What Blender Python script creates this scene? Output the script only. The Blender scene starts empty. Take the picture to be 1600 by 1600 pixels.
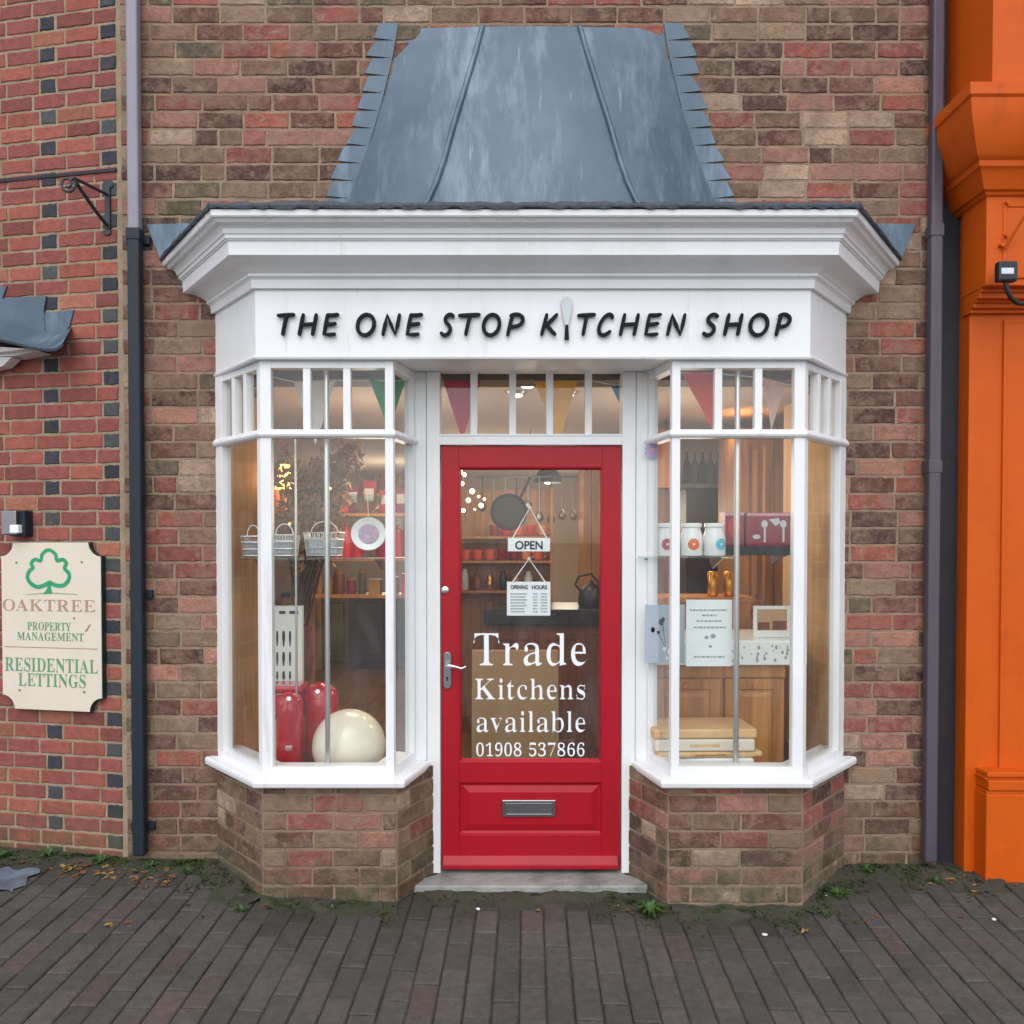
import bpy, bmesh, math, random
from mathutils import Vector, Matrix
R = math.radians
random.seed(11)
scene = bpy.context.scene
COL = scene.collection

# ------------------------------------------------------------------ camera, sky, sun, exposure
EYE, CAMY, FPX, PITCH, PY0 = 1.60, -4.0, 1300.0, R(1.1), 870.0
cam_d = bpy.data.cameras.new('camera')
cam = bpy.data.objects.new('camera', cam_d)
COL.objects.link(cam)
cam.location = (0, CAMY, EYE)
cam.rotation_euler = (R(90) - PITCH, 0, 0)
cam_d.sensor_fit = 'HORIZONTAL'
cam_d.sensor_width = 36.0
cam_d.lens = 36.0 * FPX / 1600.0
cam_d.shift_y = (PY0 - 800.0) / 1600.0
cam_d.clip_start = 0.05
cam_d.clip_end = 2000.0
scene.camera = cam

SUN_EL = R(50)          # high behind the camera, a little to its left
w = bpy.data.worlds.new('World')
scene.world = w
w.use_nodes = True
nt = w.node_tree
bg = nt.nodes['Background']
sky = nt.nodes.new('ShaderNodeTexSky')
sky.sky_type = 'NISHITA'
sky.sun_disc = False
sky.sun_elevation = SUN_EL
sky.sun_rotation = R(180) + R(8)
sky.air_density = 1.0
sky.dust_density = 1.6
sky.ozone_density = 1.0
hs = nt.nodes.new('ShaderNodeHueSaturation')
hs.inputs['Saturation'].default_value = 0.42     # overcast: a white sky rather than a blue one
nt.links.new(sky.outputs[0], hs.inputs['Color'])
nt.links.new(hs.outputs[0], bg.inputs['Color'])
bg.inputs['Strength'].default_value = 0.15
sun_d = bpy.data.lights.new('sun', 'SUN')
sun_d.energy = 0.5
sun_d.angle = R(70)
sun_d.color = (1.0, 0.99, 0.975)
sun = bpy.data.objects.new('sun', sun_d)
COL.objects.link(sun)
sun.rotation_euler = (R(90) - SUN_EL, 0, R(-8))
scene.view_settings.view_transform = 'Standard'
scene.view_settings.look = 'None'
scene.view_settings.exposure = 0.74
scene.view_settings.gamma = 1.0
scene.cycles.use_denoising = True
scene.cycles.transparent_max_bounces = 40
scene.cycles.max_bounces = 8
scene.cycles.diffuse_bounces = 4
scene.cycles.glossy_bounces = 4
scene.cycles.sample_clamp_indirect = 6.0

# ------------------------------------------------------------------ helpers
def at(px, py, Y):
    """point of the plane y = Y seen at photograph position (px, py)"""
    u = (PY0 - py) / FPX
    c, s = math.cos(PITCH), math.sin(PITCH)
    t = (Y - CAMY) / (c + u * s)
    return Vector((t * (px - 800.0) / FPX, Y, EYE + t * (-s + u * c)))
def zz(py, Y): return at(800, py, Y).z
def S(r, g, b):
    f = lambda v: (v / 255.0) / 12.92 if v <= 10 else (((v / 255.0) + 0.055) / 1.055) ** 2.4
    return (f(r), f(g), f(b), 1.0)

def mat(name, col, rough=0.6, var=0.12, vscale=6.0, bump=0.0, bscale=60.0, metal=0.0, spec=0.5, col2=None, attr=False, coat=0.0, emit=None, estr=0.0):
    m = bpy.data.materials.new(name)
    m.use_nodes = True
    t = m.node_tree
    p = t.nodes['Principled BSDF']
    p.inputs['Roughness'].default_value = rough
    p.inputs['Metallic'].default_value = metal
    p.inputs['Specular IOR Level'].default_value = spec
    p.inputs['Coat Weight'].default_value = coat
    tc = t.nodes.new('ShaderNodeTexCoord')
    if emit:
        p.inputs['Emission Color'].default_value = emit
        p.inputs['Emission Strength'].default_value = estr
    n = t.nodes.new('ShaderNodeTexNoise')
    n.inputs['Scale'].default_value = vscale
    n.inputs['Detail'].default_value = 6.0
    n.inputs['Roughness'].default_value = 0.65
    t.links.new(tc.outputs['Object'], n.inputs['Vector'])
    ramp = t.nodes.new('ShaderNodeMapRange')
    ramp.inputs[1].default_value = 0.3
    ramp.inputs[2].default_value = 0.7
    ramp.inputs[3].default_value = 0.0
    ramp.inputs[4].default_value = 1.0
    t.links.new(n.outputs['Fac'], ramp.inputs[0])
    mx = t.nodes.new('ShaderNodeMix')
    mx.data_type = 'RGBA'
    t.links.new(ramp.outputs[0], mx.inputs['Factor'])
    if attr:
        a = t.nodes.new('ShaderNodeAttribute')
        a.attribute_name = 'Col'
        dk = t.nodes.new('ShaderNodeMix'); dk.data_type = 'RGBA'; dk.blend_type = 'MULTIPLY'
        dk.inputs['Factor'].default_value = 1.0
        t.links.new(a.outputs['Color'], dk.inputs['A'])
        dk.inputs['B'].default_value = (1 - var, 1 - var, 1 - var, 1)
        lt = t.nodes.new('ShaderNodeMix'); lt.data_type = 'RGBA'; lt.blend_type = 'MULTIPLY'
        lt.inputs['Factor'].default_value = 1.0
        t.links.new(a.outputs['Color'], lt.inputs['A'])
        lt.inputs['B'].default_value = (1 + var, 1 + var, 1 + var, 1)
        t.links.new(dk.outputs['Result'], mx.inputs['A'])
        t.links.new(lt.outputs['Result'], mx.inputs['B'])
    else:
        c2 = col2 if col2 else tuple(min(1.0, v * (1 + var)) for v in col[:3]) + (1,)
        c1 = col if col2 else tuple(v * (1 - var) for v in col[:3]) + (1,)
        mx.inputs['A'].default_value = c1
        mx.inputs['B'].default_value = c2
    t.links.new(mx.outputs['Result'], p.inputs['Base Color'])
    if bump > 0:
        bn = t.nodes.new('ShaderNodeTexNoise')
        bn.inputs['Scale'].default_value = bscale
        bn.inputs['Detail'].default_value = 5.0
        t.links.new(tc.outputs['Object'], bn.inputs['Vector'])
        b = t.nodes.new('ShaderNodeBump')
        b.inputs['Strength'].default_value = bump
        b.inputs['Distance'].default_value = 0.01
        t.links.new(bn.outputs['Fac'], b.inputs['Height'])
        t.links.new(b.outputs['Normal'], p.inputs['Normal'])
    m['mx'] = mx.name
    return m

def over(m, col, scale, lo, hi, amount=1.0, detail=5.0, zlim=None, stretch=(1, 1, 1)):
    """a second colour in patches of noise (efflorescence, algae, grime) over a material"""
    t = m.node_tree
    p = t.nodes['Principled BSDF']
    src = p.inputs['Base Color'].links[0].from_socket
    tc = [n for n in t.nodes if n.type == 'TEX_COORD'][0]
    mp = t.nodes.new('ShaderNodeMapping')
    mp.inputs['Scale'].default_value = stretch
    t.links.new(tc.outputs['Object'], mp.inputs['Vector'])
    n = t.nodes.new('ShaderNodeTexNoise')
    n.inputs['Scale'].default_value = scale
    n.inputs['Detail'].default_value = detail
    n.inputs['Roughness'].default_value = 0.7
    t.links.new(mp.outputs[0], n.inputs['Vector'])
    r = t.nodes.new('ShaderNodeMapRange')
    r.inputs[1].default_value = lo
    r.inputs[2].default_value = hi
    r.inputs[3].default_value = 0
    r.inputs[4].default_value = amount
    r.clamp = True
    t.links.new(n.outputs['Fac'], r.inputs[0])
    fac = r.outputs[0]
    if zlim:                       # growth that lives only near the wet foot of a wall
        sp = t.nodes.new('ShaderNodeSeparateXYZ')
        t.links.new(tc.outputs['Object'], sp.inputs[0])
        zr = t.nodes.new('ShaderNodeMapRange')
        zr.inputs[1].default_value = zlim[0]
        zr.inputs[2].default_value = zlim[1]
        zr.inputs[3].default_value = 1
        zr.inputs[4].default_value = 0
        t.links.new(sp.outputs['Z'], zr.inputs[0])
        mu = t.nodes.new('ShaderNodeMath'); mu.operation = 'MULTIPLY'
        t.links.new(fac, mu.inputs[0]); t.links.new(zr.outputs[0], mu.inputs[1])
        fac = mu.outputs[0]
    x = t.nodes.new('ShaderNodeMix'); x.data_type = 'RGBA'
    t.links.new(fac, x.inputs['Factor'])
    t.links.new(src, x.inputs['A'])
    x.inputs['B'].default_value = col
    t.links.new(x.outputs['Result'], p.inputs['Base Color'])
    return m

def wood(name, c1, c2, rough=0.45, stretch=(8, 8, 0.7), scale=3.0):
    m = bpy.data.materials.new(name); m.use_nodes = True
    t = m.node_tree; p = t.nodes['Principled BSDF']
    p.inputs['Roughness'].default_value = rough
    tc = t.nodes.new('ShaderNodeTexCoord'); mp = t.nodes.new('ShaderNodeMapping')
    mp.inputs['Scale'].default_value = stretch
    t.links.new(tc.outputs['Object'], mp.inputs['Vector'])
    n = t.nodes.new('ShaderNodeTexNoise'); n.inputs['Scale'].default_value = scale
    n.inputs['Detail'].default_value = 7; n.inputs['Distortion'].default_value = 0.6
    t.links.new(mp.outputs[0], n.inputs['Vector'])
    r = t.nodes.new('ShaderNodeValToRGB')
    r.color_ramp.elements[0].position = 0.35; r.color_ramp.elements[0].color = c1
    r.color_ramp.elements[1].position = 0.65; r.color_ramp.elements[1].color = c2
    t.links.new(n.outputs['Fac'], r.inputs['Fac'])
    t.links.new(r.outputs['Color'], p.inputs['Base Color'])
    return m

def glass_mat(name, base=0.035, tint=(0.97, 0.985, 0.98, 1)):
    m = bpy.data.materials.new(name); m.use_nodes = True
    t = m.node_tree; t.nodes.clear()
    o = t.nodes.new('ShaderNodeOutputMaterial')
    tr = t.nodes.new('ShaderNodeBsdfTransparent'); tr.inputs[0].default_value = tint
    gl = t.nodes.new('ShaderNodeBsdfGlossy'); gl.inputs['Roughness'].default_value = 0.01
    lw = t.nodes.new('ShaderNodeLayerWeight'); lw.inputs['Blend'].default_value = 0.5
    pw = t.nodes.new('ShaderNodeMath'); pw.operation = 'POWER'; pw.inputs[1].default_value = 5.0
    ma = t.nodes.new('ShaderNodeMath'); ma.operation = 'MULTIPLY_ADD'
    ma.inputs[1].default_value = 1 - base; ma.inputs[2].default_value = base
    mx = t.nodes.new('ShaderNodeMixShader')
    n = t.nodes.new('ShaderNodeTexNoise'); n.inputs['Scale'].default_value = 2.5
    b = t.nodes.new('ShaderNodeBump'); b.inputs['Strength'].default_value = 0.02
    t.links.new(n.outputs['Fac'], b.inputs['Height']); t.links.new(b.outputs[0], gl.inputs['Normal'])
    t.links.new(lw.outputs['Facing'], pw.inputs[0]); t.links.new(pw.outputs[0], ma.inputs[0])
    t.links.new(ma.outputs[0], mx.inputs[0]); t.links.new(tr.outputs[0], mx.inputs[1]); t.links.new(gl.outputs[0], mx.inputs[2])
    # a thin film of dust and smears
    df_ = t.nodes.new('ShaderNodeBsdfDiffuse'); df_.inputs[0].default_value = (.75, .76, .76, 1)
    n2 = t.nodes.new('ShaderNodeTexNoise'); n2.inputs['Scale'].default_value = 3.2; n2.inputs['Detail'].default_value = 8; n2.inputs['Distortion'].default_value = 1.5
    tc = t.nodes.new('ShaderNodeTexCoord'); mp = t.nodes.new('ShaderNodeMapping'); mp.inputs['Scale'].default_value = (1, 1, .5); mp.inputs['Rotation'].default_value = (0, .5, 0)
    t.links.new(tc.outputs['Object'], mp.inputs['Vector']); t.links.new(mp.outputs[0], n2.inputs['Vector'])
    mr = t.nodes.new('ShaderNodeMapRange'); mr.inputs[1].default_value = .42; mr.inputs[2].default_value = .75; mr.inputs[3].default_value = .004; mr.inputs[4].default_value = .032
    t.links.new(n2.outputs['Fac'], mr.inputs[0])
    mx2 = t.nodes.new('ShaderNodeMixShader'); t.links.new(mr.outputs[0], mx2.inputs[0]); t.links.new(mx.outputs[0], mx2.inputs[1]); t.links.new(df_.outputs[0], mx2.inputs[2])
    t.links.new(mx2.outputs[0], o.inputs[0])
    return m

class MB:
    """collects shapes and links them as ONE mesh object"""
    def __init__(s): s.v = []; s.f = []; s.c = []; s.mi = []
    def add(s, vs, fs, col=None, mi=0):
        o = len(s.v); s.v += [tuple(p) for p in vs]
        for f in fs: s.f.append(tuple(o + i for i in f)); s.c.append(col); s.mi.append(mi)
        return s
    def box(s, x0, x1, y0, y1, z0, z1, **k):
        return s.add([(x0, y0, z0), (x1, y0, z0), (x1, y1, z0), (x0, y1, z0), (x0, y0, z1), (x1, y0, z1), (x1, y1, z1), (x0, y1, z1)],
                     [(0, 3, 2, 1), (4, 5, 6, 7), (0, 1, 5, 4), (1, 2, 6, 5), (2, 3, 7, 6), (3, 0, 4, 7)], **k)
    def prism(s, pts, vec, **k):
        n = len(pts); pts = [Vector(p) for p in pts]; vec = Vector(vec)
        return s.add(pts + [p + vec for p in pts], [tuple(range(n)), tuple(range(2 * n - 1, n - 1, -1))] + [(i, (i + 1) % n, (i + 1) % n + n, i + n) for i in range(n)], **k)
    def col(s, poly, z0, z1, **k): return s.prism([(p[0], p[1], z0) for p in poly], (0, 0, z1 - z0), **k)
    def loft(s, rings, closed=True, caps=True, **k):
        n = len(rings[0]); vs = [p for r in rings for p in r]; fs = []
        m = n if closed else n - 1
        for a in range(len(rings) - 1):
            for i in range(m):
                j = (i + 1) % n
                fs.append((a * n + i, a * n + j, (a + 1) * n + j, (a + 1) * n + i))
        if caps:
            fs.append(tuple(range(n - 1, -1, -1))); fs.append(tuple(range((len(rings) - 1) * n, len(rings) * n)))
        return s.add(vs, fs, **k)
    def tube(s, pts, r, n=8, caps=True, **k):
        pts = [Vector(p) for p in pts]; rings = []
        rr = r if isinstance(r, (list, tuple)) else [r] * len(pts)
        up = None
        for i, p in enumerate(pts):
            d = (pts[min(i + 1, len(pts) - 1)] - pts[max(i - 1, 0)]).normalized()
            if up is None: up = Vector((0, 0, 1)) if abs(d.z) < 0.9 else Vector((0, 1, 0))
            a = d.cross(up).normalized(); b = a.cross(d).normalized(); up = b
            rings.append([p + (a * math.cos(t) + b * math.sin(t)) * rr[i] for t in [2 * math.pi * q / n for q in range(n)]])
        return s.loft(rings, True, caps, **k)
    def lathe(s, prof, c=(0, 0, 0), n=24, sx=1, sy=1, **k):
        rings = [[(c[0] + sx * r * math.cos(2 * math.pi * q / n), c[1] + sy * r * math.sin(2 * math.pi * q / n), c[2] + z) for q in range(n)] for r, z in prof]
        return s.loft(rings, True, True, **k)
    def rect_loft(s, x0, x1, z0, z1, steps, **k):
        """nested rectangles facing -y: steps = (inset, y)"""
        rings = [[(x0 + i, y, z0 + i), (x1 - i, y, z0 + i), (x1 - i, y, z1 - i), (x0 + i, y, z1 - i)] for i, y in steps]
        n = 4; vs = [p for r in rings for p in r]; fs = []
        for a in range(len(rings) - 1):
            for i in range(4):
                j = (i + 1) % 4; fs.append((a * 4 + i, a * 4 + j, a * 4 + 4 + j, a * 4 + 4 + i))
        l = (len(rings) - 1) * 4; fs.append((l, l + 1, l + 2, l + 3))
        return s.add(vs, fs, **k)
    def sweep(s, prof, path, **k):
        """closed profile of (outward offset, z) swept along a plan path"""
        rings = []
        offs = [offset(path, d) for d, z in prof]
        for i in range(len(path)):
            rings.append([(offs[j][i][0], offs[j][i][1], prof[j][1]) for j in range(len(prof))])
        return s.loft(rings, True, True, **k)
    def build(s, name, m, parent=None, smooth=None, bevel=0.0, seg=2, loc=None, rot=None):
        me = bpy.data.meshes.new(name)
        me.from_pydata(s.v, [], s.f)
        ms = m if isinstance(m, (list, tuple)) else [m]
        for q in ms: me.materials.append(q)
        if len(ms) > 1: me.polygons.foreach_set('material_index', s.mi)
        if any(c is not None for c in s.c):
            ca = me.color_attributes.new('Col', 'FLOAT_COLOR', 'CORNER')
            for p, c in zip(me.polygons, s.c):
                if c is None: c = (0.5, 0.5, 0.5, 1)
                for li in p.loop_indices: ca.data[li].color = c
        b = bmesh.new(); b.from_mesh(me); bmesh.ops.recalc_face_normals(b, faces=b.faces); b.to_mesh(me); b.free()
        if smooth is not None:
            me.polygons.foreach_set('use_smooth', [True] * len(me.polygons))
            me.set_sharp_from_angle(angle=R(smooth))
        o = bpy.data.objects.new(name, me); COL.objects.link(o)
        if parent: o.parent = parent
        if loc: o.location = loc
        if rot: o.rotation_euler = rot
        if bevel:
            bv = o.modifiers.new('bevel', 'BEVEL'); bv.width = bevel; bv.segments = seg; bv.limit_method = 'ANGLE'; bv.angle_limit = R(35)
        return o

def offset(path, d):
    """plan polyline pushed outwards (to the left-hand -y side when walking +x) by d, mitred"""
    n = len(path); out = []
    for i in range(n):
        ns = []
        if i > 0: a, b = path[i - 1], path[i]; ns.append((b, a))
        if i < n - 1: a, b = path[i], path[i + 1]; ns.append((b, a))
        nv = []
        for b, a in ns:
            t = Vector((b[0] - a[0], b[1] - a[1])).normalized(); nv.append(Vector((t.y, -t.x)))
        if len(nv) == 1:
            v = nv[0]; out.append((path[i][0] + v.x * d, path[i][1] + v.y * d))
        else:
            m = (nv[0] + nv[1]).normalized(); k = d / max(0.3, m.dot(nv[0]))
            out.append((path[i][0] + m.x * k, path[i][1] + m.y * k))
    return out

def tag(o, label=None, cat=None, group=None, kind=None):
    if label: o['label'] = label
    if cat: o['category'] = cat
    if group: o['group'] = group
    if kind: o['kind'] = kind
    return o
def thing(name, label, cat, loc=(0, 0, 0), rz=0.0, group=None):
    o = bpy.data.objects.new(name, None); COL.objects.link(o)
    o.location = loc; o.rotation_euler = (0, 0, rz); o.empty_display_size = 0.1
    return tag(o, label, cat, group)

# ---------------- lettering
GLY={'0':'94,-3 75,-2 59,4 45,12 34,24 26,38 19,55 15,75 12,97 11,121 12,144 15,166 19,185 26,202 34,217 45,228 59,236 75,241 94,243 113,241 128,236 142,228 152,217 161,202 168,185 173,166 175,144 176,120 175,96 173,75 168,55 161,38 152,24 141,12 128,4 112,-2|94,18 105,21 113,30 119,45 122,66 124,91 124,120 124,150 122,175 119,195 113,209 105,218 94,221 83,218 75,209 70,195 66,175 64,150 63,120 64,91 66,66 70,45 75,30 83,21',
'1':'33,0 33,18 60,18 65,18 70,20 73,22 75,26 76,32 77,40 77,208 69,198 61,190 54,183 47,177 40,174 34,173 28,174 24,176 20,180 17,185 15,191 14,198 21,200 29,203 37,206 46,210 55,216 66,224 89,241 127,241 127,40 127,33 128,28 130,24 133,20 138,18 144,18 171,18 171,0',
'3':'82,-3 66,-3 52,-1 40,2 31,7 23,12 17,17 13,24 10,30 9,37 10,45 13,51 18,56 24,60 31,62 38,63 39,50 43,39 49,31 58,25 68,21 79,20 86,21 93,22 100,25 106,28 111,33 115,40 118,48 120,58 121,70 119,82 115,92 107,101 97,108 84,112 69,113 48,113 48,134 70,134 83,136 94,140 102,148 108,158 111,170 112,184 112,195 109,204 105,212 100,218 93,221 85,223 77,222 71,219 66,215 63,210 60,203 58,196 57,188 56,179 56,171 43,171 32,174 24,178 17,184 13,191 12,200 14,212 20,222 31,231 45,238 64,242 86,243 109,242 127,237 143,229 155,218 162,205 164,188 162,174 157,162 149,151 138,141 126,134 112,128 121,126 131,123 140,119 148,114 156,108 163,101 168,92 171,81 172,69 171,56 169,45 165,35 159,26 152,19 144,12 135,7 126,3 115,0 104,-2 93,-3',
'5':'82,-3 67,-3 53,-1 42,3 33,7 26,12 20,18 16,24 14,30 13,37 14,44 17,50 21,55 26,58 33,60 40,60 41,54 42,48 44,42 47,36 51,31 55,26 61,23 69,21 77,20 84,21 91,22 98,25 104,29 109,35 113,42 116,50 118,61 119,74 117,89 113,102 107,111 98,118 86,122 73,124 65,123 58,123 52,122 46,120 41,119 36,118 20,124 31,240 158,240 160,179 140,179 138,190 137,194 135,197 133,199 131,201 127,202 122,203 52,203 47,141 51,142 56,143 63,144 70,145 77,146 84,146 108,144 129,138 146,128 159,114 167,96 170,74 169,60 166,48 162,37 156,28 149,20 141,14 132,8 123,4 113,1 103,-2 92,-3',
'6':'98,-3 82,-2 68,2 55,9 43,19 33,31 26,47 20,65 16,86 15,111 16,129 18,146 21,163 26,178 31,192 39,205 47,216 57,225 69,233 81,239 95,242 111,243 124,243 136,241 146,238 153,234 160,230 164,224 168,219 170,213 170,206 169,200 166,193 161,188 154,183 143,181 130,180 130,187 129,193 128,200 127,206 124,212 122,217 118,220 113,223 108,223 95,221 85,213 76,200 69,183 65,161 62,135 67,138 73,141 80,143 89,145 98,147 109,147 128,145 144,139 158,129 168,115 174,98 176,78 174,55 167,36 156,19 141,7 122,-1|99,19 107,20 114,25 120,32 124,43 126,57 127,74 126,91 124,104 119,114 113,121 105,125 96,127 90,126 84,124 77,121 71,118 66,114 62,110 64,81 67,58 73,40 81,28 90,21',
'7':'55,0 145,203 56,203 46,201 40,196 37,186 35,169 15,169 16,240 177,240 177,223 84,0',
'8':'92,-3 74,-2 59,1 46,5 35,12 26,20 19,29 14,39 11,50 10,61 12,75 16,87 24,97 34,105 46,114 59,121 47,129 37,138 29,148 23,158 19,170 18,182 19,192 21,202 25,212 31,220 39,228 50,234 62,239 78,242 96,243 117,241 135,236 149,226 159,214 165,200 167,184 166,172 162,161 155,152 146,145 135,137 122,130 140,120 154,110 165,100 172,89 176,77 178,63 175,44 168,28 155,14 138,4 117,-1|101,141 109,146 115,152 119,158 122,166 124,175 125,185 125,191 123,198 121,203 119,209 115,214 111,218 106,221 100,223 94,224 85,222 78,219 73,213 68,205 66,196 65,186 66,175 69,166 75,159 82,153 91,147|93,16 104,17 113,21 121,28 126,36 130,46 131,58 130,68 126,77 119,85 110,92 98,100 82,108 75,102 68,96 63,89 59,81 56,71 55,60 57,48 60,37 66,28 74,21 83,17',
'9':'76,-3 64,-3 53,-1 44,2 37,6 31,11 27,16 24,22 22,28 21,35 22,39 23,43 25,47 28,50 32,52 38,54 41,44 46,36 52,28 59,22 68,19 78,18 103,29 118,61 125,115 120,109 113,104 106,99 98,95 88,93 78,92 59,94 44,100 30,110 20,124 14,141 12,162 13,177 16,191 21,204 28,216 37,225 48,233 60,239 73,242 89,243 104,242 119,238 132,231 144,222 154,210 162,195 168,177 171,155 173,130 172,112 170,95 167,78 163,63 157,49 150,36 142,24 132,15 120,7 107,1 93,-2|92,117 99,117 106,119 112,123 117,127 122,133 125,139 124,165 121,186 116,201 109,212 100,218 91,221 82,219 74,214 68,206 64,195 61,181 60,164 64,138 74,122',
'A':'-4,0 -4,9 2,10 7,12 12,15 16,20 20,28 25,37 103,233 112,233 192,43 197,32 201,24 206,17 210,13 215,10 222,9 222,0 115,0 115,9 130,11 139,15 142,23 141,27 139,33 136,41 126,66 52,66 39,35 38,29 37,24 40,16 48,11 62,9 64,9 64,0|57,80 121,80 88,160',
'D':'10,0 10,9 19,10 27,12 31,15 34,20 36,27 37,37 37,187 36,199 34,207 30,213 25,217 17,219 7,219 7,228 111,228 148,224 178,215 203,198 220,176 231,148 234,114 221,51 181,13 114,0|111,12 131,15 147,23 160,37 168,57 174,83 175,115 168,171 147,205 111,217 104,216 98,214 95,212 93,207 91,201 91,192 91,36 91,28 93,21 95,17 98,14 104,13',
'E':'7,0 7,8 18,9 26,11 31,15 35,20 37,28 38,39 38,184 37,197 35,207 31,213 26,216 18,219 8,219 8,228 199,228 199,160 192,160 188,179 180,193 170,203 156,210 138,214 116,215 109,215 104,215 100,214 97,213 95,211 93,208 92,205 92,200 91,194 91,123 97,123 110,124 121,128 130,134 136,144 141,157 144,173 152,173 152,59 144,59 142,72 140,82 137,91 132,98 127,103 120,107 113,109 103,111 93,111 91,111 91,34 92,26 93,21 96,17 100,15 107,14 115,14 131,14 145,16 157,19 167,24 177,30 185,37 193,47 200,58 206,72 215,72 201,0',
'G':'134,-5 111,-3 90,2 71,10 54,21 40,35 29,51 20,70 15,91 14,115 15,137 20,157 29,176 40,192 54,206 70,218 88,226 107,231 129,233 146,231 165,227 185,220 188,219 191,218 194,218 197,218 200,219 203,221 205,224 207,228 210,233 219,233 219,154 210,154 205,167 198,179 191,189 183,199 174,207 165,213 155,218 144,221 134,222 100,210 80,174 73,114 75,82 80,55 90,34 103,19 119,9 138,6 149,7 158,10 164,14 168,19 170,27 171,36 171,64 171,73 168,80 165,85 159,88 150,90 138,91 138,99 250,99 250,91 240,90 233,88 228,85 225,81 224,74 223,64 223,14 194,4 164,-3',
'I':'7,0 7,9 17,10 25,13 31,16 34,21 37,28 38,38 38,193 37,203 35,209 32,214 26,217 18,218 7,219 7,228 122,228 122,219 112,218 103,217 98,214 94,209 92,203 91,193 91,39 92,32 92,27 94,22 96,18 99,15 103,13 108,11 115,10 123,9 123,0',
'K':'8,0 8,9 18,10 26,12 32,16 35,21 37,30 38,40 38,189 37,199 35,207 31,212 26,216 18,218 8,219 8,228 121,228 121,219 114,218 107,217 102,216 99,214 96,211 94,208 92,203 92,197 91,189 91,117 161,187 168,195 173,203 174,209 171,215 161,218 145,219 145,228 243,228 243,219 238,219 218,215 196,202 172,180 135,142 232,23 236,19 240,15 243,12 248,11 253,9 260,9 260,0 140,0 140,9 153,9 156,9 159,10 161,10 164,12 166,14 167,17 166,21 163,26 158,33 100,107 91,99 91,40 92,30 94,21 97,16 103,12 111,10 121,9 121,0',
'L':'8,0 8,9 18,10 26,12 31,16 35,21 37,30 37,40 37,189 37,199 35,207 31,212 26,216 18,218 8,219 8,228 125,228 125,219 117,219 110,218 104,217 100,215 96,212 94,208 92,203 91,197 91,189 91,41 91,34 92,28 93,24 94,20 97,17 100,16 104,15 110,14 117,14 132,14 146,16 157,20 168,25 177,31 185,40 192,50 199,63 204,77 214,77 201,0',
'M':'7,0 7,9 17,10 25,12 31,16 35,21 37,29 38,40 38,191 37,198 37,203 35,208 33,211 30,214 26,216 21,218 15,219 7,219 7,228 92,228 158,71 225,228 309,228 309,219 299,218 292,215 286,212 283,206 281,199 280,189 280,43 280,34 281,27 282,21 284,17 287,14 291,12 295,10 301,9 308,9 308,0 198,0 198,9 205,10 211,11 216,12 220,15 223,18 225,22 226,27 227,34 227,42 227,199 144,0 135,0 53,194 53,40 54,29 56,20 60,15 66,11 74,9 85,9 85,0',
'N':'201,-5 53,175 53,39 54,29 56,21 59,15 65,12 73,10 83,9 83,0 9,0 9,9 16,9 22,10 27,12 31,14 34,17 36,21 37,26 38,32 38,39 38,194 28,206 22,213 18,217 16,218 13,219 9,219 9,228 78,228 195,84 195,189 195,196 194,202 193,207 191,211 188,214 184,216 179,217 173,218 166,219 166,228 240,228 240,219 229,218 222,216 217,212 213,207 212,199 211,188 211,-5',
'O':'130,-5 114,-4 99,-1 84,4 71,11 58,19 47,29 37,40 29,53 22,67 18,82 15,97 14,114 15,130 18,146 22,161 29,175 37,187 47,199 59,209 71,217 85,224 100,229 116,232 133,233 149,232 164,229 179,224 192,217 204,209 216,199 225,188 234,175 240,162 245,147 248,131 249,114 248,97 245,82 240,67 234,53 225,40 215,29 204,19 191,11 177,4 163,-1 147,-4|132,6 164,18 183,54 190,114 188,146 183,173 174,194 162,209 147,219 130,222 98,210 79,174 73,114 74,81 80,55 89,34 101,18 115,9',
'P':'8,0 8,9 18,10 26,12 31,16 35,21 37,30 37,40 37,189 37,199 35,207 31,212 26,216 18,218 8,219 8,228 107,228 133,227 153,224 168,220 178,214 187,207 195,199 200,189 203,178 204,166 202,148 195,133 183,120 167,110 146,105 121,103 91,103 91,40 92,30 94,21 97,16 102,12 110,10 121,9 121,0|91,115 101,115 116,116 127,120 136,126 142,136 145,148 146,165 145,180 142,193 138,203 130,210 121,214 108,216 102,215 98,214 95,212 93,209 91,205 91,199',
'R':'8,0 8,9 18,10 26,12 31,16 35,21 37,30 37,40 37,189 37,199 35,207 31,212 26,216 18,218 8,219 8,228 108,228 139,226 164,221 184,213 197,201 206,186 209,167 203,143 186,124 157,112 216,25 220,20 223,16 226,13 230,11 234,9 239,9 240,9 240,0 169,0 101,106 91,106 91,40 92,30 94,21 97,16 102,12 110,10 121,9 121,0|91,117 102,117 118,118 130,122 140,129 146,139 150,152 152,168 147,194 134,210 112,216 104,215 99,214 95,211 93,207 91,201 91,193',
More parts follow.
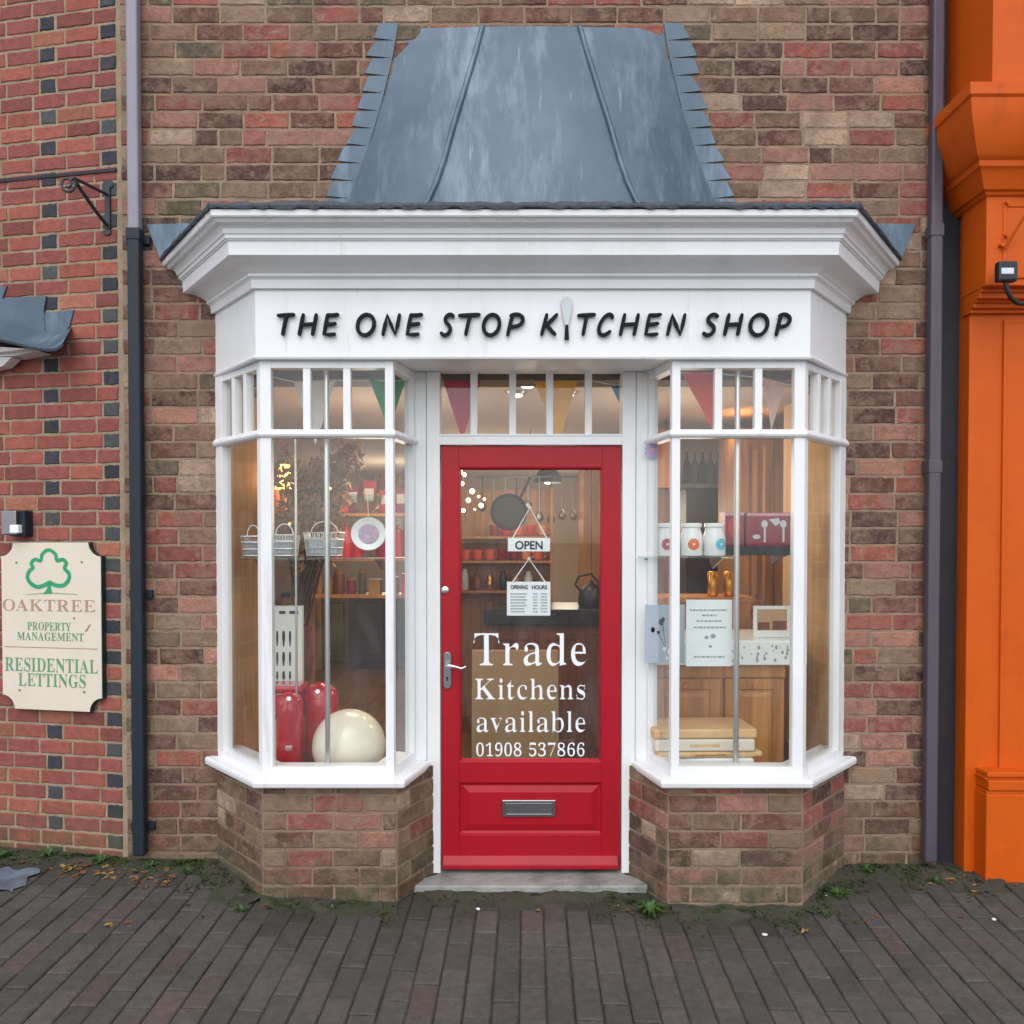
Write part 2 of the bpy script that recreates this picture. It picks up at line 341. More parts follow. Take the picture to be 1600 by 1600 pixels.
'S':'21,-5 21,79 31,79 38,57 46,39 56,25 68,15 82,9 98,7 110,9 120,12 128,18 135,26 138,35 139,45 136,58 127,70 112,80 81,95 64,105 49,116 38,126 31,138 26,151 25,166 26,179 29,191 34,201 40,211 48,218 58,225 68,229 80,232 92,233 99,233 107,232 115,231 123,229 132,227 141,224 146,223 150,222 155,223 158,227 160,233 170,233 170,160 161,160 157,172 153,182 147,192 140,201 132,208 124,214 115,219 106,221 97,222 86,221 77,218 70,213 64,207 61,199 60,190 61,182 64,175 69,168 75,162 84,157 94,151 127,136 139,130 150,123 159,117 166,109 171,102 175,94 178,86 179,76 180,66 179,53 175,40 169,29 162,19 152,11 140,4 127,-1 112,-4 96,-5 90,-5 85,-5 79,-4 74,-3 68,-1 63,0 58,2 53,4 49,5 42,6 39,6 36,5 35,4 33,1 32,-2 31,-5',
'T':'46,0 46,9 57,9 65,12 71,15 75,21 77,29 78,40 78,217 75,217 58,215 44,210 33,202 24,190 18,176 14,159 5,159 5,228 205,228 205,158 197,158 187,191 166,210 134,217 132,217 132,40 132,29 135,21 138,15 144,12 153,9 164,9 164,0',
'Y':'51,0 51,9 61,10 69,12 74,16 78,21 80,30 80,40 80,89 23,193 17,203 12,210 7,215 0,218 -7,219 -7,228 103,228 103,219 98,219 92,219 87,218 83,216 80,214 79,211 78,208 78,205 80,201 82,196 124,113 167,183 171,191 173,198 174,204 171,212 163,217 149,219 147,219 147,228 220,228 220,219 214,218 209,216 204,212 200,208 196,202 191,196 134,102 134,40 135,30 137,21 140,16 145,12 153,10 164,9 164,0',
'a':'127,-5 113,-3 104,5 100,17 84,5 67,-2 48,-4 37,-3 28,0 20,6 15,13 11,22 10,32 12,45 20,58 32,68 49,77 71,86 99,95 99,121 99,129 97,136 93,141 89,145 82,147 74,148 62,147 54,143 52,137 53,135 54,132 57,128 59,124 61,120 61,116 61,110 59,105 55,101 50,98 45,96 39,95 32,96 27,98 22,102 19,106 17,112 16,118 17,126 20,133 25,139 31,145 38,150 47,154 57,157 69,159 81,159 103,158 119,153 132,146 140,136 145,122 146,105 146,31 147,26 147,22 147,20 148,18 150,17 152,17 155,18 157,19 160,21 165,14 153,3 141,-3|76,17 79,17 83,18 87,20 91,23 95,27 99,32 99,85 77,76 64,61 59,42 61,28 66,20',
'b':'21,-6 21,194 21,203 20,210 18,214 15,217 11,219 4,220 4,228 69,228 69,139 81,150 95,157 110,159 122,158 132,155 142,149 150,142 157,133 163,123 167,111 170,97 171,83 170,67 167,51 161,38 154,25 145,15 135,6 123,0 110,-4 96,-5 81,-3 67,3 52,14 27,-6|91,7 102,9 110,15 116,25 120,39 122,57 123,80 122,99 119,114 116,125 110,134 102,138 92,140 87,139 82,138 78,135 74,131 71,126 69,121 69,34 72,19 79,10',
'c':'78,-5 66,-4 54,0 43,5 34,13 26,23 19,34 14,47 11,60 10,75 11,91 14,105 20,118 28,130 37,140 48,148 60,155 73,158 87,160 102,158 115,155 125,149 133,142 137,133 139,123 138,117 136,112 133,108 129,105 124,103 118,102 107,105 100,112 98,125 98,131 99,136 97,143 92,147 85,148 69,142 59,124 56,94 57,71 62,53 69,38 78,28 89,21 102,19 114,21 125,27 136,36 142,30 124,11 103,-1',
'd':'70,-5 59,-4 48,0 39,5 30,13 23,22 17,33 13,46 11,59 10,74 11,90 13,105 18,119 24,131 32,141 41,149 51,154 61,158 73,159 88,157 100,151 111,140 111,200 111,207 109,212 106,215 102,217 96,219 88,220 88,228 160,228 160,38 160,30 161,24 162,20 165,17 170,15 177,14 177,5 157,4 136,1 111,-5 111,19 101,6 87,-2|86,14 91,15 96,17 101,21 105,25 109,31 111,38 111,121 110,126 107,131 103,135 98,138 93,140 87,140 78,139 70,133 65,125 62,113 59,96 59,77 59,57 61,41 65,29 70,21 77,16',
'e':'77,-5 64,-4 53,0 42,5 33,13 25,23 18,34 14,48 11,62 10,79 11,94 14,108 19,120 26,131 34,141 43,149 54,155 66,158 79,159 97,157 112,151 124,140 134,126 139,108 141,87 141,83 58,83 63,49 77,28 100,21 112,24 124,31 135,43 142,36 124,13 102,0|58,96 101,96 101,107 100,120 99,131 97,139 93,144 88,147 81,148 68,143 61,128 58,102',
'h':'9,0 9,8 15,9 19,10 22,13 25,16 26,21 26,28 26,199 26,206 25,211 23,215 20,217 15,219 9,220 9,228 74,228 74,133 88,148 103,156 122,159 146,153 160,135 165,106 165,28 166,22 167,17 169,13 172,10 176,9 182,8 182,0 101,0 101,8 103,8 111,10 116,17 118,28 118,108 117,117 116,124 115,129 112,133 107,135 101,136 91,134 82,128 74,118 74,28 74,22 75,17 77,13 80,10 84,9 90,8 90,0',
'i':'50,181 44,182 38,184 32,188 28,193 26,199 25,206 26,213 28,219 32,224 38,228 44,231 50,232 57,231 63,228 68,224 72,219 75,213 76,206 75,199 72,193 68,188 63,184 57,182|9,0 9,8 15,9 20,10 23,13 25,16 26,21 26,28 26,126 26,133 25,139 23,142 21,145 16,146 10,147 10,155 74,155 74,28 75,22 76,17 77,13 80,11 84,9 90,8 90,0',
'l':'9,0 9,8 15,9 20,10 23,13 25,16 26,21 26,28 26,199 26,205 25,211 24,215 21,217 16,219 10,220 10,228 74,228 74,28 75,22 76,17 77,13 80,11 84,9 90,8 90,0',
'n':'9,0 9,8 15,9 19,10 22,13 25,16 26,21 26,28 26,127 26,133 25,138 23,142 20,145 15,146 9,147 9,155 74,155 74,134 87,148 103,156 122,159 146,153 160,135 165,106 165,28 166,22 167,17 169,13 172,10 176,9 182,8 182,0 101,0 101,8 103,8 111,10 116,17 118,28 118,108 117,117 116,124 115,129 112,133 107,135 101,136 91,134 82,128 74,118 74,28 74,22 75,17 77,13 80,10 84,9 90,8 90,0',
'r':'9,0 9,8 15,9 20,10 23,13 25,16 26,21 26,28 26,126 26,133 25,139 23,143 20,145 16,146 10,147 10,155 73,155 73,126 79,136 86,144 94,151 101,155 109,158 117,159 125,158 132,156 138,152 142,147 144,140 145,133 144,127 142,122 139,117 135,114 130,112 124,111 119,112 114,113 111,115 108,118 106,121 103,125 101,128 98,129 94,130 90,129 85,126 81,121 77,114 75,106 75,96 75,28 75,21 77,16 79,13 84,10 90,9 99,8 99,0',
's':'76,-5 66,-4 55,-2 43,3 41,4 39,4 37,4 32,3 28,0 26,-4 18,-4 18,53 27,53 30,40 36,29 43,19 52,13 61,9 70,7 78,8 84,10 89,13 93,18 95,23 96,29 94,38 88,46 78,52 53,65 43,71 34,77 27,85 22,92 19,101 18,110 20,123 25,135 32,145 43,153 56,158 71,160 74,159 78,159 83,158 88,157 93,155 99,154 103,153 106,152 110,153 113,156 115,160 122,160 122,111 114,111 110,122 105,131 98,139 91,144 83,147 75,148 68,148 62,146 58,143 55,139 53,135 52,130 53,125 55,120 58,116 62,113 67,109 73,106 96,95 106,89 114,83 121,76 125,68 128,58 129,47 127,32 122,20 114,9 103,1 90,-3',
't':'62,-5 50,-4 40,0 33,5 28,13 25,23 24,36 24,139 10,139 10,150 23,162 34,174 44,185 52,195 59,204 64,212 72,212 72,155 104,155 104,139 72,139 72,41 72,35 73,29 75,25 77,22 80,21 84,20 91,22 98,28 103,37 111,33 99,12 82,-1',
'v':'71,-5 19,124 16,131 14,136 11,141 8,144 4,146 -1,147 -1,155 82,155 82,147 78,147 70,146 66,143 64,138 65,134 92,61 118,126 119,130 120,134 121,136 118,142 112,146 102,147 102,155 152,155 152,147 147,146 142,143 139,139 136,135 133,129 130,122 80,-5',
}
CAPH = 228.0

def poly_text(txt, x0, x1, zb, cap, y, thin=0.0, depth=0.0015):
    """serif lettering from stored outlines, fitted between x0 and x1, standing on zb in the plane y"""
    cu = bpy.data.curves.new('t', 'CURVE'); cu.dimensions = '2D'; cu.fill_mode = 'BOTH'
    pen = 0.0; allp = []
    for ch in txt:
        if ch == ' ': pen += 110; continue
        cs = [[tuple(map(int, q.split(','))) for q in k.split()] for k in GLY[ch].split('|')]
        mx = max(p[0] for k in cs for p in k)
        for k in cs: allp.append([(p[0] + pen, p[1]) for p in k])
        pen += mx + 10
    lo = min(p[0] for k in allp for p in k); hi = max(p[0] for k in allp for p in k)
    # slim the upright strokes only: hairlines and serifs keep their thickness
    big = max(allp, key=lambda k: abs(sum(k[i][0] * k[(i + 1) % len(k)][1] - k[(i + 1) % len(k)][0] * k[i][1] for i in range(len(k)))))
    sgn = 1 if sum(big[i][0] * big[(i + 1) % len(big)][1] - big[(i + 1) % len(big)][0] * big[i][1] for i in range(len(big))) > 0 else -1
    slim = []
    for k in allp:
        o = []
        for i, p in enumerate(k):
            a, b = k[i - 1], k[(i + 1) % len(k)]
            n1 = Vector((p[1] - a[1], a[0] - p[0])); n2 = Vector((b[1] - p[1], p[0] - b[0]))
            nx = 0
            for n in (n1, n2):
                if n.length > 0:
                    n = n.normalized() * sgn
                    if abs(n.x) > abs(nx): nx = n.x
            o.append((p[0] - nx * thin, p[1]))
        slim.append(o)
    allp = slim
    sx = (x1 - x0) / (hi - lo); sz = cap / CAPH
    for k in allp:
        sp = cu.splines.new('POLY'); sp.points.add(len(k) - 1); sp.use_cyclic_u = True
        for q, p in zip(sp.points, k): q.co = ((p[0] - lo) * sx, p[1] * sz, 0, 1)
    cu.extrude = depth
    return curve_mesh(cu, x0, zb, y)
def curve_mesh(cu, x0, zb, y):
    o = bpy.data.objects.new('t', cu); COL.objects.link(o); bpy.context.view_layer.update()
    me = bpy.data.meshes.new_from_object(o.evaluated_get(bpy.context.evaluated_depsgraph_get()))
    me.transform(Matrix.Translation((x0, y, zb)) @ Matrix.Rotation(R(90), 4, 'X'))
    bpy.data.objects.remove(o)
    return me
def sans_text(txt, x0, x1, zb, cap, y, depth=0.001, bold=0.0):
    cu = bpy.data.curves.new('t', 'FONT'); cu.body = txt; cu.size = cap / 0.69; cu.extrude = depth; cu.offset = bold
    me = curve_mesh(cu, 0, zb, 0)
    xs = [v.co.x for v in me.vertices]; lo, hi = min(xs), max(xs)
    k = (x1 - x0) / max(1e-6, hi - lo)
    for v in me.vertices: v.co.x = x0 + (v.co.x - lo) * k; v.co.y += y
    return me
def link_mesh(name, me, m, parent=None):
    me.name = name; me.materials.clear(); me.materials.append(m)
    o = bpy.data.objects.new(name, me); COL.objects.link(o)
    if parent: o.parent = parent
    return o
def join_meshes(ms):
    b = bmesh.new()
    for m in ms: b.from_mesh(m)
    me = bpy.data.meshes.new('j'); b.to_mesh(me); b.free(); return me

# ------------------------------------------------------------------ materials
M = {}
M['shop_brick'] = mat('shop brick', S(130, 95, 78), 0.9, 0.32, 22, 0.55, 90, attr=True, spec=0.2)
over(M['shop_brick'], S(168, 140, 118), 13, 0.52, 0.70, 0.6)
over(M['shop_brick'], S(122, 98, 82), 34, 0.50, 0.62, 0.5)
over(M['shop_brick'], S(88, 80, 60), 5, 0.54, 0.72, 0.5)
over(M['shop_brick'], S(74, 74, 56), 7, 0.30, 0.55, 0.8, zlim=(0.06, 0.34))
M['shop_mortar'] = mat('shop mortar', S(150, 130, 110), 0.95, 0.22, 12, 0.6, 120, spec=0.1)
over(M['shop_mortar'], S(86, 86, 62), 6, 0.42, 0.62, 0.8, zlim=(0.15, 0.6))
for k_ in ('shop_brick', 'shop_mortar'):
    over(M[k_], S(134, 108, 92), 5.5, 0.48, 0.62, 0.68)
    over(M[k_], S(176, 156, 136), 8.5, 0.60, 0.72, 0.5)
    over(M[k_], S(84, 72, 60), 4.2, 0.56, 0.70, 0.5)
M['red_brick'] = mat('red brick', S(166, 92, 74), 0.88, 0.2, 25, 0.4, 90, attr=True, spec=0.2)
over(M['red_brick'], S(120, 92, 72), 6, 0.56, 0.75, 0.5)
over(M['red_brick'], S(84, 80, 58), 8, 0.30, 0.55, 0.8, zlim=(0.06, 0.34))
M['red_mortar'] = mat('buff mortar', S(154, 138, 116), 0.95, 0.18, 14, 0.5, 120, spec=0.1)
over(M['red_mortar'], S(120, 112, 84), 5, 0.5, 0.65, 0.6)
M['white'] = mat('white gloss paint', S(232, 233, 234), 0.38, 0.015, 3.0, 0.03, 25)
over(M['white'], S(206, 208, 204), 2.2, 0.5, 0.75, 0.5, stretch=(1, 1, 0.35))
over(M['white'], S(168, 166, 154), 9, 0.60, 0.76, 0.38, stretch=(1.6, 1.6, .12))
over(M['white'], S(150, 146, 134), 30, 0.68, 0.74, 0.3)
M['red_paint'] = mat('red door paint', S(166, 18, 36), 0.36, 0.05, 4.0, 0.05, 30, spec=0.3)
over(M['red_paint'], S(138, 26, 40), 3.0, 0.5, 0.7, 0.6, stretch=(1, 1, .4))
over(M['red_paint'], S(150, 74, 76), 26, 0.67, 0.74, 0.35)
M['orange'] = mat('orange paint', S(202, 87, 12), 0.5, 0.06, 3.0, 0.08, 30, spec=0.25)
over(M['orange'], S(182, 72, 10), 2.5, 0.5, 0.75, 0.6)
over(M['orange'], S(150, 66, 30), 7, 0.58, 0.72, 0.45, stretch=(1.6, 1.6, .16))
over(M['orange'], S(206, 112, 40), 22, 0.68, 0.74, 0.4)
M['lead'] = mat('lead sheet', S(80, 98, 112), 0.46, 0.16, 3.5, 0.12, 9, metal=0.25)
over(M['lead'], S(118, 138, 152), 2.2, 0.50, 0.66, 0.8, stretch=(2.2, 1, 0.5))
over(M['lead'], S(70, 88, 102), 3.1, 0.54, 0.72, 0.8, stretch=(2.5, 1, 0.6))
over(M['lead'], S(170, 180, 178), 4.0, 0.66, 0.74, 0.6, stretch=(6, 1, 0.4))
M['lead_dark'] = mat('dirty lead edge', S(58, 64, 74), 0.6, 0.4, 30, 0.5, 60)
M['pipe_navy'] = mat('dark pipe', S(30, 39, 49), 0.5, 0.12, 4, 0.08, 40, spec=0.35)
over(M['pipe_navy'], S(70, 76, 82), 9, 0.6, 0.74, 0.5, stretch=(4, 4, .3))
M['pipe_lilac'] = mat('faded pipe', S(138, 133, 146), 0.45, 0.08, 4, 0.06, 40)
M['pipe_purple'] = mat('faded purple pipe', S(80, 73, 84), 0.5, 0.12, 5, 0.06, 40)
over(M['pipe_purple'], S(62, 53, 60), 2, 0.5, 0.7, 0.7, stretch=(4, 4, 0.5))
M['iron'] = mat('wrought iron', S(44, 50, 56), 0.5, 0.2, 20, 0.2, 60)
M['gap'] = mat('gap shade and joint black', S(32, 35, 42), 0.7, 0.25, 8, 0.2, 40)  # dark joint colour; on the recess it paints in the shade
M['stone'] = mat('concrete step', S(150, 150, 146), 0.85, 0.14, 14, 0.5, 80)
over(M['stone'], S(96, 100, 88), 5, 0.48, 0.66, 0.75)
M['paver'] = mat('block paver', S(84, 80, 78), 0.82, 0.22, 30, 0.6, 140, attr=True, spec=0.3)
over(M['paver'], S(66, 68, 56), 2.6, 0.52, 0.70, 0.6)
over(M['paver'], S(104, 100, 95), 9, 0.62, 0.76, 0.4)
M['joint'] = mat('jointing grit', S(52, 50, 44), 0.95, 0.4, 60, 0.6, 150)
over(M['joint'], S(58, 66, 38), 3, 0.50, 0.66, 0.8)
M['road'] = mat('worn asphalt', S(128, 126, 122), 0.9, 0.15, 3, 0.3, 60)
M['soil'] = mat('silt and algae', S(66, 61, 52), 0.95, 0.3, 9, 0.6, 90)
over(M['soil'], S(52, 62, 34), 6, 0.44, 0.60, 0.85)
over(M['soil'], S(84, 78, 68), 30, 0.58, 0.68, 0.6)
M['moss'] = mat('moss', S(58, 68, 38), 0.95, 0.35, 20, 0.5, 80, spec=0.1)
M['leaf_green'] = mat('weed leaf', S(58, 88, 38), 0.6, 0.3, 20)
M['leaf_brown'] = mat('fallen leaf', S(112, 72, 42), 0.8, 0.35, 30)
M['leaf_yellow'] = mat('yellow fallen leaf', S(146, 116, 60), 0.8, 0.3, 30)
M['chrome'] = mat('chrome', S(214, 214, 214), 0.3, 0.05, 8, metal=1.0)
M['steel'] = mat('brushed steel', S(148, 148, 152), 0.34, 0.08, 10, 0.05, 80, metal=1.0)
M['black'] = mat('black plastic', S(26, 28, 30), 0.4, 0.1, 10)
M['letter'] = mat('dark blue-black letter', S(12, 18, 26), 0.6, 0.06, 10, spec=0.2)
M['vinyl'] = mat('white vinyl', S(236, 238, 240), 0.6, 0.02, 10)
M['pearl'] = mat('silver grey', S(196, 204, 208), 0.4, 0.05, 10)
M['cream'] = mat('cream sign face', S(219, 207, 190), 0.5, 0.03, 4, 0.03, 30)
over(M['cream'], S(206, 190, 166), 3, 0.55, 0.75, 0.5)
M['sign_edge'] = mat('dark green edge', S(24, 56, 44), 0.5, 0.1, 10)
M['sign_green'] = mat('green lettering', S(28, 152, 104), 0.5, 0.06, 10)
M['sign_green2'] = mat('pale green lettering', S(92, 150, 112), 0.55, 0.15, 40)
M['sign_tan'] = mat('faded brown lettering', S(172, 140, 120), 0.55, 0.12, 40)
M['glass'] = glass_mat('window glass', 0.034)
M['glass2'] = glass_mat('shelf glass', 0.08, (0.86, 0.93, 0.9, 1))
M['tan_wall'] = mat('tan plaster', S(178, 146, 112), 0.9, 0.05, 3, 0.1, 40)
M['grey_wall'] = mat('taupe plaster', S(168, 150, 134), 0.9, 0.05, 3, 0.1, 40)
M['ceiling'] = mat('ceiling paint', S(196, 180, 164), 0.9, 0.04, 3)
M['beam'] = mat('dark beam', S(84, 66, 52), 0.7, 0.15, 6)
M['floor_wood'] = wood('floorboards', S(92, 60, 38), S(132, 92, 60), 0.35, (9, 0.8, 9), 3)
M['oak'] = wood('oak', S(150, 98, 50), S(188, 130, 72), 0.4)
M['pine'] = wood('light oak', S(198, 160, 112), S(220, 184, 136), 0.5)
M['walnut'] = wood('red-brown wood', S(92, 48, 28), S(132, 74, 42), 0.38)
M['dark_cab'] = mat('aubergine cabinet paint', S(58, 44, 50), 0.4, 0.08, 6)
M['olive_cab'] = mat('olive cabinet paint', S(98, 92, 56), 0.45, 0.08, 6)
M['mustard_cab'] = mat('ochre cabinet paint', S(166, 126, 60), 0.45, 0.08, 6)
M['worktop'] = mat('black worktop', S(30, 32, 36), 0.25, 0.15, 40)
M['enamel_red'] = mat('red enamel', S(178, 16, 40), 0.18, 0.04, 5, coat=0.5)
M['enamel_cream'] = mat('cream enamel', S(232, 222, 200), 0.24, 0.03, 5, coat=0.5)
M['ceramic'] = mat('white ceramic', S(232, 234, 232), 0.25, 0.02, 5, coat=0.3)
M['paper'] = mat('white paper', S(228, 232, 232), 0.8, 0.02, 8)
M['board_white'] = mat('white display board', S(222, 224, 218), 0.7, 0.02, 8)
M['ink'] = mat('print ink', S(60, 62, 70), 0.8, 0.2, 30)
M['ink_pale'] = mat('pale print', S(150, 156, 160), 0.8, 0.2, 30)
M['gold'] = mat('brass', S(214, 156, 70), 0.25, 0.05, 10, metal=1.0)
M['maroon'] = mat('maroon print', S(138, 22, 56), 0.45, 0.15, 12)
M['bright_red'] = mat('bright red', S(200, 30, 44), 0.35, 0.1, 8)
M['pink'] = mat('pink print', S(206, 150, 168), 0.5, 0.15, 30)
M['card'] = mat('kraft card', S(166, 140, 104), 0.8, 0.06, 10)
M['tan_board'] = wood('beech board', S(200, 158, 108), S(216, 176, 128), 0.5, (0.8, 8, 8))
M['twig'] = mat('dried twig', S(74, 48, 32), 0.9, 0.3, 20)
M['dry_leaf'] = mat('dried leaf', S(150, 112, 70), 0.85, 0.4, 18)
M['bulb'] = mat('lit bulb', S(255, 225, 180), 0.4, 0.0, 5, emit=S(255, 214, 150), estr=14.0)
M['bulb_amber'] = mat('lit amber bulb', S(255, 190, 110), 0.4, 0.0, 5, emit=S(255, 168, 80), estr=5.0)
M['cord'] = mat('white cord', S(226, 224, 216), 0.8, 0.04, 10)
M['lens'] = mat('lamp lens', S(206, 214, 222), 0.25, 0.05, 10)
def cloth(name, c):
    m = mat(name, c, 0.85, 0.06, 14, 0.2, 90, spec=0.1)
    t = m.node_tree; p = t.nodes['Principled BSDF']; o = [n for n in t.nodes if n.type == 'OUTPUT_MATERIAL'][0]
    tl = t.nodes.new('ShaderNodeBsdfTranslucent'); mx = t.nodes.new('ShaderNodeMixShader'); mx.inputs[0].default_value = .35
    t.links.new(p.inputs['Base Color'].links[0].from_socket, tl.inputs['Color'])
    t.links.new(p.outputs[0], mx.inputs[1]); t.links.new(tl.outputs[0], mx.inputs[2]); t.links.new(mx.outputs[0], o.inputs[0])
    return m

# ------------------------------------------------------------------ pavement
GX = [-3.2, -1.45, 0.05, 1.35, 2.7]
GYS = [0.0, -0.37, -1.3]
GZ = [[0.050, 0.050, 0.000, 0.030, 0.030], [0.030, 0.025, -0.012, -0.022, -0.022], [-0.005, -0.012, -0.035, -0.055, -0.060]]
def gz(x, y):
    x = max(GX[0], min(GX[-1], x)); y = max(GYS[-1], min(GYS[0], y))
    i = 0
    while x > GX[i + 1]: i += 1
    j = 0
    while y < GYS[j + 1]: j += 1
    a = (x - GX[i]) / (GX[i + 1] - GX[i]); b = (GYS[j] - y) / (GYS[j] - GYS[j + 1])
    sm = lambda t: t * t * (3 - 2 * t)
    a = sm(a)
    return (GZ[j][i] * (1 - a) + GZ[j][i + 1] * a) * (1 - b) + (GZ[j + 1][i] * (1 - a) + GZ[j + 1][i + 1] * a) * b
g = MB()
gxs = [-600, -100, -20] + [-6 + 0.3 * i for i in range(41)] + [20, 100, 600]
gys = [-600, -100, -20] + [-6 + 0.1 * i for i in range(61)] + [0.3]
for y in gys:
    for x in gxs: g.v.append((x, y, gz(x, y) - 0.008))
n = len(gxs)
for j in range(len(gys) - 1):
    for i in range(n - 1):
        g.f.append((j * n + i, j * n + i + 1, (j + 1) * n + i + 1, (j + 1) * n + i)); g.c.append(None); g.mi.append(0 if abs(gxs[i] + .1) < 4.2 and gys[j] > -3.5 else 1)
tag(g.build('ground', [M['joint'], M['road']]), kind='structure')
pv = MB()
rng = random.Random(5)
PW, PL = 0.0975, 0.198
rot = R(-1.2)
for i in range(-44, 46):
    off = (PL / 2 if i % 2 else 0) + rng.uniform(-0.006, 0.006)
    for j in range(-18, 2):
        cx, cy = i * PW + rng.uniform(-.0012, .0012), j * PL + off
        if cy > 0.12: continue
        q = rng.random()
        base = (82, 78, 75) if q < .6 else (77, 74, 71) if q < .85 else (86, 80, 76) if q < .95 else (88, 76, 73)
        dw = max(0, min(1, 1.15 - (-(cy) - (.38 if (.5 < abs(cx - .09) < 1.25) else .24 if abs(cx - .09) <= .5 else .0)) / .30 + rng.uniform(-.3, .3))); dw = dw * .85
        base = tuple(c * (1 - dw) + d_ * dw for c, d_ in zip(base, (60, 58, 49)))
        k = rng.uniform(.95, 1.05); colr = S(*[min(255, c * k) for c in base])
        dz = rng.uniform(-.003, .003); tx = rng.uniform(-.012, .012); ty = rng.uniform(-.01, .01)
        ring = lambda hx, hy, z: [(cx + sx * hx + rng.uniform(-.001, .001), cy + sy * hy + rng.uniform(-.001, .001), z) for sx, sy in ((-1, -1), (0, -1), (1, -1), (1, 0), (1, 1), (0, 1), (-1, 1), (-1, 0))]
        hx, hy = PW / 2 - .0026, PL / 2 - .0022
        rs = [ring(hx, hy, -.03), ring(hx, hy, -.005), ring(hx - .005, hy - .005, 0)]
        out = []
        for r in rs:
            o = []
            for x, y, z in r:
                zl = z + dz + (x - cx) * tx + (y - cy) * ty
                X, Y = x * math.cos(rot) - y * math.sin(rot), x * math.sin(rot) + y * math.cos(rot)
                o.append((X, Y, gz(X, Y) + zl))
            out.append(o)
        pv.loft(out, True, True, col=colr)
tag(pv.build('pavement', M['paver']), kind='structure')

# ------------------------------------------------------------------ brickwork
def brick_face(mb, org, d, u0, u1, z0, z1, course, phase, stretch, head, rows, palette, keep=None, clip=None, seed=1, proud=0.004, mort=0.0105, mslab=True, depth=0.05):
    """individual bricks on a vertical face: org + u*d, outward = d turned right"""
    rg = random.Random(seed)
    d = Vector((d[0], d[1], 0)).normalized(); nrm = Vector((d.y, -d.x, 0)); org = Vector((org[0], org[1], 0))
    P = lambda u, z, o: org + d * u + nrm * o + Vector((0, 0, z))
    k0 = int(math.floor((z0 - phase) / course)); k1 = int(math.ceil((z1 - phase) / course))
    for k in range(k0, k1):
        za, zb = phase + k * course + mort / 2, phase + (k + 1) * course - mort / 2
        za, zb = max(za, z0), min(zb, z1)
        if zb - za < 0.008: continue
        for (a, b, kind) in rows(k, rg):
            a, b = max(a + mort / 2, u0), min(b - mort / 2, u1)
            if b - a < 0.012: continue
            if clip:
                cl = clip((za + zb) / 2)
                if cl:
                    if a > -cl and b < cl: continue
                    if a < -cl < b: b = -cl
                    elif a < cl < b: a = cl
                    if b - a < .015: continue
            if keep and not keep((a + b) / 2, (za + zb) / 2): continue
            col = palette(kind, rg)
            j = lambda s=.0024: rg.uniform(-s, s)
            nu = 6
            base = []
            for i in range(nu): base.append((a + (b - a) * i / nu, za))
            base += [(b, za), (b, (za + zb) / 2)]
            for i in range(nu): base.append((b - (b - a) * i / nu, zb))
            base += [(a, zb), (a, (za + zb) / 2)]
            cu, cz = (a + b) / 2, (za + zb) / 2
            lift = rg.uniform(-.0015, .0015)
            ou = [(u + j(), z + j()) for u, z in base]
            ins = .004
            inn = [(u + (ins if u < cu - .001 else -ins if u > cu + .001 else 0) * (1 if abs(u - cu) > (b - a) * .3 else 0), z + (ins if z < cz - .001 else -ins if z > cz + .001 else 0)) for u, z in ou]
            rings = [[P(u, z, -.02) for u, z in ou], [P(u, z, proud - .0035) for u, z in ou], [P(u, z, proud + lift + j(.0008)) for u, z in inn]]
            n = len(ou); vs = [p for r in rings for p in r]; fs = []
            for q in range(2):
                for i in range(n): fs.append((q * n + i, q * n + (i + 1) % n, (q + 1) * n + (i + 1) % n, (q + 1) * n + i))
            fs.append(tuple(range(2 * n, 3 * n)))
            mb.add(vs, fs, col=col, mi=0)
    if mslab:
        pts = [P(u0, z0, 0), P(u1, z0, 0), P(u1, z1, 0), P(u0, z1, 0)]
        mb.prism(pts, -nrm * depth, mi=1)
def stretcher(L, half, jit=0.0, odd=0.0, u0=-6, u1=6):
    def rows(k, rg):
        out = []; u = u0 + (half if k % 2 else 0) + rg.uniform(-jit, jit)
        while u < u1:
            l = L + rg.uniform(-.006, .006)
            if rg.random() < odd: l = L * .52
            out.append((u, u + l, 's')); u += l
        return out
    return rows
def shop_pal(kind, rg):
    q = rg.random()
    b = ((104, 72, 64) if q < .2 else (88, 65, 59) if q < .34 else (140, 82, 73) if q < .5 else (158, 112, 98) if q < .66
         else (116, 92, 74) if q < .78 else (134, 112, 92) if q < .88 else (94, 86, 70) if q < .94 else (164, 140, 120))
    k = rg.uniform(.9, 1.1)
    return S(*[min(255, c * k) for c in b])
def red_pal(kind, rg):
    if kind == 'h':
        b = (62, 62, 70) if rg.random() < .7 else (74, 76, 78)
    else:
        q = rg.random()
        b = (144, 83, 75) if q < .5 else (152, 89, 78) if q < .72 else (131, 77, 71) if q < .95 else (152, 98, 80)
    k = rg.uniform(.92, 1.08)
    return S(*[min(255, c * k) for c in b])

XC = 0.09
HW, HF, YF = 1.513, 1.185, -0.369          # frame plan: half width at the wall, at the front, front plane
HI, HD, YD = 0.607, 0.542, -0.080         # inner corner of a bay, its end at the door frame, door frame plane

shop = thing('shop_building', 'brown brick shop with white twin bow windows, red door and lead-capped white cornice', 'shop', (XC, 0, 0))
# everything of the shop is built in coordinates relative to the middle of the front
def rel(px, py, Y):
    p = at(px, py, Y); return Vector((p.x - XC, Y, p.z))

